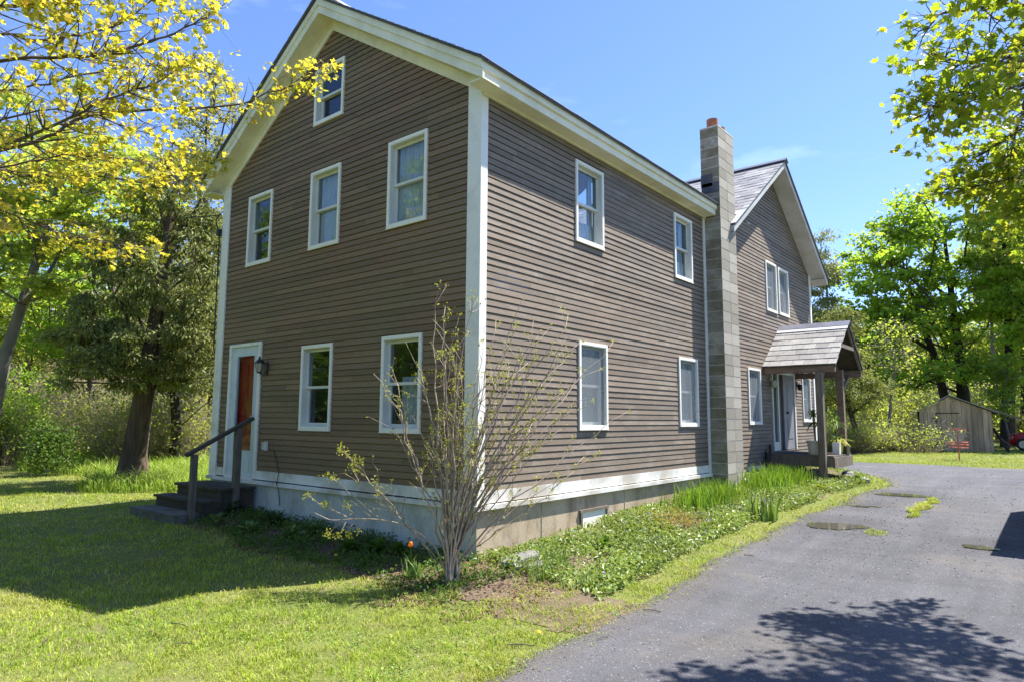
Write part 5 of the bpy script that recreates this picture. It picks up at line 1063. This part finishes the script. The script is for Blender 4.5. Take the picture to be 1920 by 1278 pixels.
M['iris'] = leafmat('iris_blade', [(.12, .22, .06), (.17, .27, .08), (.20, .30, .06)], .35)
for k, (x, y, rx, ry, n, lb) in enumerate(((.62, 5.0, .34, .95, 900, 'dense upright daylily clump against the wall left of the chimney'), (.85, 7.75, .42, 1.2, 1300, 'largest dense daylily clump right of the chimney'))):
    t_, c = plant('daylily_clump', lb, x, y, group='daylily clumps'); b_ = MB(); blades(b_, c, n, rx, ry, .24, .44, .016, .45, rg); b_.build('leaves', M['lily'], t_)
for k, (px, py, lb) in enumerate(((1415, 972, 'left of two iris fans near the edge of the drive'), (1447, 975, 'right iris fan leaning toward the drive'))):
    g_ = g3(px, py); t_, c = plant('iris_clump', lb, g_[0], g_[1], group='iris fans'); b_ = MB(); blades(b_, c, 16, .10, .14,   .34, .52, .046, .55, rg, segs=6); b_.build('leaves', M['iris'], t_)
g_ = g3(1005, 1090); t_, c = plant('grass_clump', 'thin blue-green narcissus leaves before the stone slabs', g_[0], g_[1]); b_ = MB(); blades(b_, c, 60, .22, .3, .14, .30, .010, .6, rg); b_.build('leaves', M['iris'], t_)
g_ = g3(1040, 1062); t_, c = plant('grass_clump', 'second clump of narcissus leaves just right of the stone slabs', g_[0], g_[1]); b_ = MB(); blades(b_, c, 70, .22, .3, .16, .34, .010, .5, rg); b_.build('leaves', M['iris'], t_)
# tulips and dandelions
M['petal'] = leafmat('orange_yellow_petal', [(.85, .40, .02), (.85, .30, .02), (.8, .5, .03)], .4)
M['dand'] = leafmat('dandelion_petal', [(.85, .62, .02), (.85, .7, .02), (.8, .6, .02)], .3)
g_ = g3(770, 1082); t_, c = plant('tulip', 'single orange and yellow tulip with broad grey-green leaves in front of the gable', g_[0], g_[1], 'flower')
b_ = MB(); blades(b_, c, 14, .10, .10, .16, .30, .05, .7, rg, segs=6); b_.build('leaves', M['iris'], t_)
b_ = MB(); b_.tube([c, c+[0, 0, .18], c+[-.01, 0, .30]], .005, 5); b_.build('stem', M['leafmid'], t_)
b_ = MB(); b_.lathe(c+[-.01, 0, .30], [(.002, 0), (.018, .008), (.024, .028), (.018, .05), (.010, .058)], 10); b_.build('bloom', M['petal'], t_)
GD = 'dandelions in the lawn'
for k, (px, py, h_, lb) in enumerate(((628, 1072, .17, 'tall-stalked yellow dandelion at the edge of the shaded bed'), (60, 962, .05, 'small dandelion in the sunlit strip at far left'), (1010, 1195, .04, 'dandelion beside the driveway edge near the bottom'), (130, 958, .05, 'second dandelion in the sunlit strip at far left'))):
    g_ = g3(px, py)
    if g_ is None: continue
    t_, c = plant('dandelion', lb, g_[0], g_[1], 'flower', GD); b_ = MB(); b_.tube([c, c+[.005, 0, h_]], .003, 4); b_.build('stalk', M['leafmid'], t_)
    b_ = MB(); b_.lathe(c+[.005, 0, h_], [(0, -.004), (.014, 0), (.018, .006), (.012, .012), (0, .014)], 10); b_.build('bloom', M['dand'], t_)
# broad-leaved and striped clumps in the shade of the gable
def rosette(b, c, n, ln, w, rg, m=0, up=.9):
    for k in range(n):
        a = rg.uniform(0, 2*pi); e = up*rg.uniform(.4, 1.2); L_ = ln*rg.uniform(.6, 1.1); s = np.linspace(0, 1, 6); d = np.array([cos(a), sin(a), 0]); sd = np.array([-sin(a), cos(a), 0])
        P = c+d*(L_*s*cos(e))[:, None]+np.array([0, 0, 1])*(L_*(s*sin(e)-.35*s**2.5))[:, None]; ww = (w*np.sin(pi*(s*.85+.1))**.9*rg.uniform(.7, 1.2))[:, None]
        V = np.vstack([P-sd*ww/2+[0, 0, .01], P, P+sd*ww/2+[0, 0, .01]]); b.add(V, np.array([(i, i+1, 7+i, 6+i) for i in range(5)]+[(6+i, 7+i, 13+i, 12+i) for i in range(5)]), m)
hl = [('striped hosta clump at the foot of the steps', 405, 985, 'hosta'), ('striped hosta clump right of the outlet in the shade', 545, 1010, 'hosta'), ('narrow-leaved hosta between the steps and the panel joint', 470, 1000, 'hosta'), ('small striped hosta close to the gable wall', 585, 1000, 'hosta'),
      ('broad plain-green clump under the right gable window', 655, 1035, 'leafmid'), ('second broad green clump beside it, nearer the corner', 705, 1035, 'leafmid'), ('low green clump at the right end of the gable bed', 745, 1038, 'leafmid'), ('tall weedy clump against the foundation right of the steps', 515, 985, 'leafdark'), ('leafy weed clump at the steps side', 440, 965, 'leafdark')]
for lb, px, py, mt in hl:
    g_ = g3(px, py); t_, c = plant('hosta' if mt == 'hosta' else 'leafy_clump', lb, g_[0], g_[1], group='clumps in the gable bed'); b_ = MB()
    rosette(b_, c, 34 if mt != 'leafdark' else 60, .26 if mt == 'hosta' else (.24 if mt == 'leafmid' else .34), .055 if mt == 'hosta' else (.10 if mt == 'leafmid' else .05), rg, up=1.1); b_.build('leaves', M[mt], t_)
for lb, px, py, mt in (('grey-green lupin-like clump between the daylilies and the porch post', 1500, 915, 'lf_pale'), ('lime yellow clump at the foot of the left porch post', 1535, 920, 'leaflime'), ('fine green mound at the tip of the bed by the porch', 1605, 905, 'leafmid'), ('pale ferny clump below the chimney', 1385, 935, 'leaflime'), ('tongue-leaved clump in the middle of the ground cover', 1133, 1030, 'leafmid'), ('dark green clump beneath the porch deck', 1480, 893, 'leafdark')):
    g_ = g3(px, py); t_, c = plant('leafy_clump', lb, g_[0], g_[1], group='clumps in the side bed'); b_ = MB(); rosette(b_, c, 70 if 'tongue' not in lb else 14, .24, .05 if 'tongue' not in lb else .08, rg, up=1.2); b_.build('leaves', M[mt], t_)
# ground cover in the side bed (nobody could count it)
def inbed(x, y): return (x > .04) & (x < drive_left(y)-.30) & (y > -.1) & (y < 12.3) & ~((y > 9.5) & (y < 11.5) & (x < 1.45))
n = 26000; x = rg.uniform(0, 2.2, n); y = rg.uniform(-.2, 12.3, n); dens = np.clip(.6+.4*ss(.2, 1.6, y), 0, 1)*(1-.5*ss(6, 9, y)); k = inbed(x, y) & (rg.uniform(0, 1, n) < dens*(.55+.45*np.sin(x*4+1)*np.sin(y*2.3))); x = x[k]; y = y[k]
hh = .05+.09*(.5+.5*np.sin(x*3.1)*np.cos(y*2.1+1)); b_ = MB()
for r_ in range(5):
    C = np.stack([x+rg.normal(size=len(x))*.03, y+rg.normal(size=len(x))*.03, H(x, y)+hh*rg.uniform(.2, 1.15, len(x))], -1); quads(b_, C, .056, rg, .8, 2.1)
b_.build('ground_cover', leafmat('ground_cover_leaf', [(.17, .26, .05), (.25, .33, .09), (.30, .38, .15)], .35, .4), kind='stuff', label='low leafy ground cover filling the side bed')
b_ = MB(); k = rg.integers(0, len(x), 60); C = np.stack([x[k], y[k], H(x[k], y[k])+.15], -1); quads(b_, np.repeat(C, 4, 0)+rg.normal(size=(240, 3))*.008, .02, rg, .5, 1.2); b_.build('flowers', leafmat('violet_petal', [(.16, .14, .5), (.2, .18, .6), (.25, .2, .6)], .3), kind='stuff', label='small violet flowers in the ground cover')
b_ = MB(); c0 = g3(1260, 985); C = np.stack([c0[0]+rg.normal(size=900)*.22, c0[1]+rg.normal(size=900)*.30, 0*np.zeros(900)], -1); C[:, 2] = H(C[:, 0], C[:, 1])+rg.uniform(.02, .18, 900); quads(b_, C, .04, rg, .6, 2.2)
t_ = thing('astilbe_clump', 'bronze and orange new leaves in the middle of the side bed', 'plant', tuple(c0)); b_.build('leaves', M['lf_bronze'], t_)
# weeds in the gable bed
def gbed(x, y): return (x > -4.6) & (x < .7) & (y < -.04) & (y > -1.2-.12*np.sin(x*2)+.10*(x+4.6)*0) & ~((x < -4.55) & (y > -1.3))
n = 9000; x = rg.uniform(-4.8, .8, n); y = rg.uniform(-1.5, 0, n); k = gbed(x, y) & (rg.uniform(0, 1, n) < .45+.4*np.sin(x*5)*np.sin(y*6)); x = x[k]; y = y[k]; b_ = MB()
for r_ in range(3):
    C = np.stack([x+rg.normal(size=len(x))*.03, y+rg.normal(size=len(x))*.03, H(x, y)+rg.uniform(.01, .10, len(x))*(1.3+y*.5)], -1); quads(b_, C, .04, rg, .6, 1.9)
b_.build('weeds', M['leafmid'], kind='stuff', label='low weeds in the shaded bed along the gable')
# dead leaves and soil crumbs
n = 15000; x = rg.uniform(-4.8, 1.6, n); y = rg.uniform(-1.7, .9, n); k = ((gbed(x, y+.1)) | (np.hypot(x-.6, y+.7) < .8+.2*np.sin(x*7))) & ~((x < .05) & (y > -.02)); x = x[k]; y = y[k]
b_ = MB(); quads(b_, np.stack([x, y, H(x, y)+rg.uniform(.004, .02, len(x))], -1), .030, rg, 1.6, 1.4); b_.build('leaf_litter', leafmat('dead_leaf', [(.15, .085, .055), (.22, .13, .085), (.33, .24, .17)], .1, .8), kind='stuff', label='dry brown leaves around the shrub and along the gable bed')
# ================================================================== lawn grass, one mass
def wedge(n, r0, r1, a0, a1, rg):
    r = np.exp(rg.uniform(math.log(r0), math.log(r1), n)); a = rg.uniform(R(a0), R(a1), n); return CP[0]+r*np.sin(a), CP[1]+r*np.cos(a), r
_T = np.random.default_rng(9).uniform(0, 1, (256, 256))
def vn(x, y, s):
    x = x*s; y = y*s; i = np.floor(x).astype(int); j = np.floor(y).astype(int); u = x-i; v = y-j; u = u*u*(3-2*u); v = v*v*(3-2*v); g = lambda a, b: _T[a % 256, b % 256]
    return (g(i, j)*(1-u)+g(i+1, j)*u)*(1-v)+(g(i, j+1)*(1-u)+g(i+1, j+1)*u)*v
def grass(n, r0, r1, a0, a1, mask, h, w, seed, mat, name, label, segs=3, flat=.5):
    rg = np.random.default_rng(seed); x, y, r = wedge(n, r0, r1, a0, a1, rg); k = mask(x, y, rg); x, y, r = x[k], y[k], r[k]; n = len(x); sc_ = (r/4).clip(.8, 12)**.75
    a = rg.uniform(0, 2*pi, n); tall = .25+.75*vn(x, y, 1.3)+1.0*(vn(x+7, y, 7.)-.3).clip(0, 1)+.5*(vn(x, y+3, 17.)-.5); hh = h*rg.uniform(.45, 1.2, n)*tall.clip(.35, 1.4)*sc_**.25; l = hh*rg.uniform(.1, 1.1, n)
    ww = w*rg.uniform(.6, 1.3, n)*sc_; t2 = a+pi/2+rg.uniform(-.8, .8, n); z = H(x, y)-.004
    p0 = np.stack([x, y, z], -1); d = np.stack([np.cos(a), np.sin(a), 0*a], -1); sd = np.stack([np.cos(t2), np.sin(t2), 0*a], -1)*ww[:, None]/2; up = np.array([0, 0, 1.])
    m1 = p0+d*(l*.3)[:, None]+up*(hh*.6)[:, None]; tp = p0+d*l[:, None]+up*hh[:, None]*.95
    V = np.stack([p0-sd, p0+sd, m1+sd*.8, m1-sd*.8, tp], 1).reshape(-1, 3); e = np.arange(n)[:, None]*5
    b = MB(); b.add(V, e+np.array([[0, 1, 2, 3]])); b.f.append((e+np.array([[3, 2, 4]]))); b.mi.append((n, 0)); return b.build(name, M[mat], kind='stuff', label=label)
def grass_mat(name, cols, trans=.35):
    m, t, b = new_mat(name); g = nd(t, 'ShaderNodeNewGeometry'); v = coord(t)
    c = mixc(t, rng(t, g.outputs['Random Per Island'], 0, .75), cols[0], cols[1]); c = mixc(t, rng(t, g.outputs['Random Per Island'], .84, .86), c, cols[3])
    c = mixc(t, rng(t, noise(t, v, .55, 5, .6), .42, .62, 0, .8), c, cols[2]); c = mixc(t, rng(t, noise(t, v, 1.9, 6, .7), .56, .70, 0, .6), c, cols[3])
    c = mul(t, c, rng(t, noise(t, v, 3.5, 6, .75), .3, .7, .68, 1.3)); c = mul(t, c, rng(t, noise(t, v, 14, 4, .7), .3, .7, .75, 1.25))
    t.links.new(c, b.inputs['Base Color']); b.inputs['Roughness'].default_value = .6; b.inputs['Specular IOR Level'].default_value = .25
    tr = nd(t, 'ShaderNodeBsdfTranslucent'); t.links.new(c, tr.inputs[0]); ms = nd(t, 'ShaderNodeMixShader'); ms.inputs[0].default_value = trans
    t.links.new(b.outputs[0], ms.inputs[1]); t.links.new(tr.outputs[0], ms.inputs[2]); t.links.new(ms.outputs[0], t.nodes['Material Output'].inputs[0]); return m
M['grass'] = grass_mat('lawn_grass', [(.25, .38, .02), (.38, .48, .04), (.46, .47, .08), (.54, .47, .19)])
M['tallgrass'] = grass_mat('rough_grass', [(.19, .33, .03), (.29, .42, .05), (.34, .43, .06), (.38, .40, .12)])
inhouse = lambda x, y: (x > -6.2) & (x < .02) & (y > -.02) & (y < 13.6)
def lawn(x, y, rg):
    e = .04*rg.normal(size=len(x)); gb = ((x > -4.6) & (x < .9) & (y > -1.05+.1*np.sin(x*3)) & (y < 0)); sb = inbed(x, y) & (y > .1)
    bare = (np.sin(x*2.3+1)*np.sin(y*2.9+x) > .80)
    return ~inhouse(x, y) & ~on_drive(x-.07+e-.10*np.abs(rg.normal(size=len(x))), y) & ~(gb & (rg.uniform(0, 1, len(x)) < np.where(x > -.3, .72, .93))) & ~(sb & (rg.uniform(0, 1, len(x)) < .8)) & ~(bare & (rg.uniform(0, 1, len(x)) < .5)) & ~((x > -6.2) & (x < -4.6) & (y > -1.25) & (y < 0)) & (rg.uniform(0, 1, len(x)) < .45+1.1*vn(x+3, y, 6.)*(.4+vn(x, y+9, 1.7)))
grass(560000, 2.6, 24, -84, 12, lawn, .042, .0042, 1, 'grass', 'lawn_grass', 'short patchy spring lawn')
rg = np.random.default_rng(31); x, y, r = wedge(60000, 2.6, 20, -84, 10, rg); k = lawn(x, y, rg) & (vn(x, y+5, 1.1)*vn(x+2, y, 5.) > .30); x, y, r = x[k], y[k], r[k]
b_ = MB(); quads(b_, np.stack([x, y, H(x, y)+rg.uniform(.012, .04, len(x))], -1), .022, rg, 1.2, 1.3); b_.build('lawn_weeds', leafmat('clover_leaf', [(.15, .27, .03), (.22, .34, .05), (.30, .38, .10)], .35), kind='stuff', label='clover and small broad-leaved weeds in the lawn')
x, y, r = wedge(5000, 2.6, 14, -84, 10, rg); k = lawn(x, y, rg) & (vn(x, y+2, .9) > .45); x, y = x[k], y[k]; b_ = MB(); quads(b_, np.stack([x, y, H(x, y)+rg.uniform(.008, .03, len(x))], -1), .020, rg, 1.4, 1.8); b_.build('lawn_litter', leafmat('old_leaf_scrap', [(.22, .15, .10), (.36, .28, .20), (.50, .44, .36)], .1, .8), kind='stuff', label='scraps of old leaves in the lawn')
def rough(x, y, rg): return (x < -9.5+1.2*np.sin(y*.9)) & (y > -.2+.5*np.sin(x*.8)-.12*(x+10))
grass(150000, 13, 40, -84, -38, rough, .26, .006, 2, 'tallgrass', 'rough_grass', 'longer rough grass behind the left lawn')
def farl(x, y, rg): return (y > drive_far(x)+.05) & (x > -12) & (y < 45)
grass(110000, 22, 60, -30, 12, farl, .05, .004, 3, 'grass', 'lawn_grass', 'strip of lawn beyond the drive')
def patch(x, y, rg): return (np.hypot((x-3.36+.05*np.sin(y*9))/.10, (y-7.0)/1.2) < 1-.5*np.abs(rg.normal(size=len(x)))*.5) & (rg.uniform(0, 1, len(x)) < .7+.3*np.sin(y*13)) | (np.hypot((x-3.22)/.14, (y-4.6)/.18) < 1) & (rg.uniform(0, 1, len(x)) < .1)
def patch0(x, y, rg): x2 = x-.04*(y-7); return patch(x2, y, rg)
grass(420000, 9, 15.5, -16, -2, patch0, .06, .005, 4, 'grass', 'grass_tuft', 'narrow grass strip growing through the middle of the drive')
# ================================================================== loose gravel
rg = np.random.default_rng(55)
def gravel(n, mask, s0, s1, seed, mat, label, a0=-40, a1=16, r0=2.6, r1=24):
    rg = np.random.default_rng(seed); x, y, r = wedge(n, r0, r1, a0, a1, rg); k = mask(x, y, rg); x, y, r = x[k], y[k], r[k]; n = len(x); s = rg.uniform(s0, s1, n)*(r/5).clip(.8, 3)**.6
    oc = np.array([(1, 0, 0), (-1, 0, 0), (0, 1, 0), (0, -1, 0), (0, 0, .6), (0, 0, -.6)]); th = rg.uniform(0, 2*pi, n); c_, s_ = np.cos(th), np.sin(th); O_ = oc[None]*rg.uniform(.6, 1.3, (n, 6, 3))
    V = np.stack([O_[..., 0]*c_[:, None]-O_[..., 1]*s_[:, None], O_[..., 0]*s_[:, None]+O_[..., 1]*c_[:, None], O_[..., 2]], -1)*s[:, None, None]+np.stack([x, y, dz(x, y, .014)+s*.2], -1)[:, None]
    f = np.array([(0, 2, 4), (2, 1, 4), (1, 3, 4), (3, 0, 4), (2, 0, 5), (1, 2, 5), (3, 1, 5), (0, 3, 5)]); b = MB(); b.add(V.reshape(-1, 3), (np.arange(n)[:, None, None]*6+f[None]).reshape(-1, 3)); b.build('gravel', M[mat], kind='stuff', label=label)
M['gravel'] = simple('loose_gravel', (.20, .195, .19), (.12, .12, .125), 30, .8, amt=.2, bs=0, island=.6)
def gm(x, y, rg):
    e = x-drive_left(y); near = np.exp(-(e/.30)**2)*.8; pu = sum(np.exp(-(np.hypot(x-px, y-py)/(pr*1.5+.15))**2) for px, py, pr in PUD); cen = .35*np.exp(-((x-3.3-.04*(y-7))/.35)**2)*(y > 2)
    return (x > drive_left(y)+.02) & (y < 20) & (rg.uniform(0, 1, len(x)) < near+.7*pu+cen+.10+.12*(np.sin(x*2+y)*np.sin(y*1.3) > .3)) & ~sum((np.hypot(x-px, y-py) < pr*1.02) for px, py, pr in PUD).astype(bool)
gravel(90000, gm, .003, .009, 3, 'gravel', 'loose gravel crumbs on the drive')
# twigs and pale scraps on lawn and drive
for k, (px, py, a, ln) in enumerate(((1205, 1148, .3, .16), (1395, 1045, .1, .12), (1120, 1205, 1.2, .1), (950, 1215, .6, .2), (320, 1175, .2, .22), (95, 1195, -.5, .25), (330, 1215, .5, .15))):
    g_ = g3(px, py); b_ = MB(); d_ = np.array([cos(a), sin(a), 0])*ln; b_.tube([g_+[0, 0, .025], g_+d_*.5+[0, .012, .03], g_+d_+[0, 0, .025]], .004, 5)
    tag(b_.build('fallen_twig', M['twigbrown']), ['fallen twig on the drive near its left edge, farther up', 'fallen twig on the drive below the irises', 'fallen twig on the drive margin halfway down', 'fallen twig where drive and grass meet at the bottom', 'fallen twig on the lawn below the shadow tip', 'fallen twig on the lawn at far left', 'short twig on the lawn under the first one'][k], 'twig', 'fallen twigs')
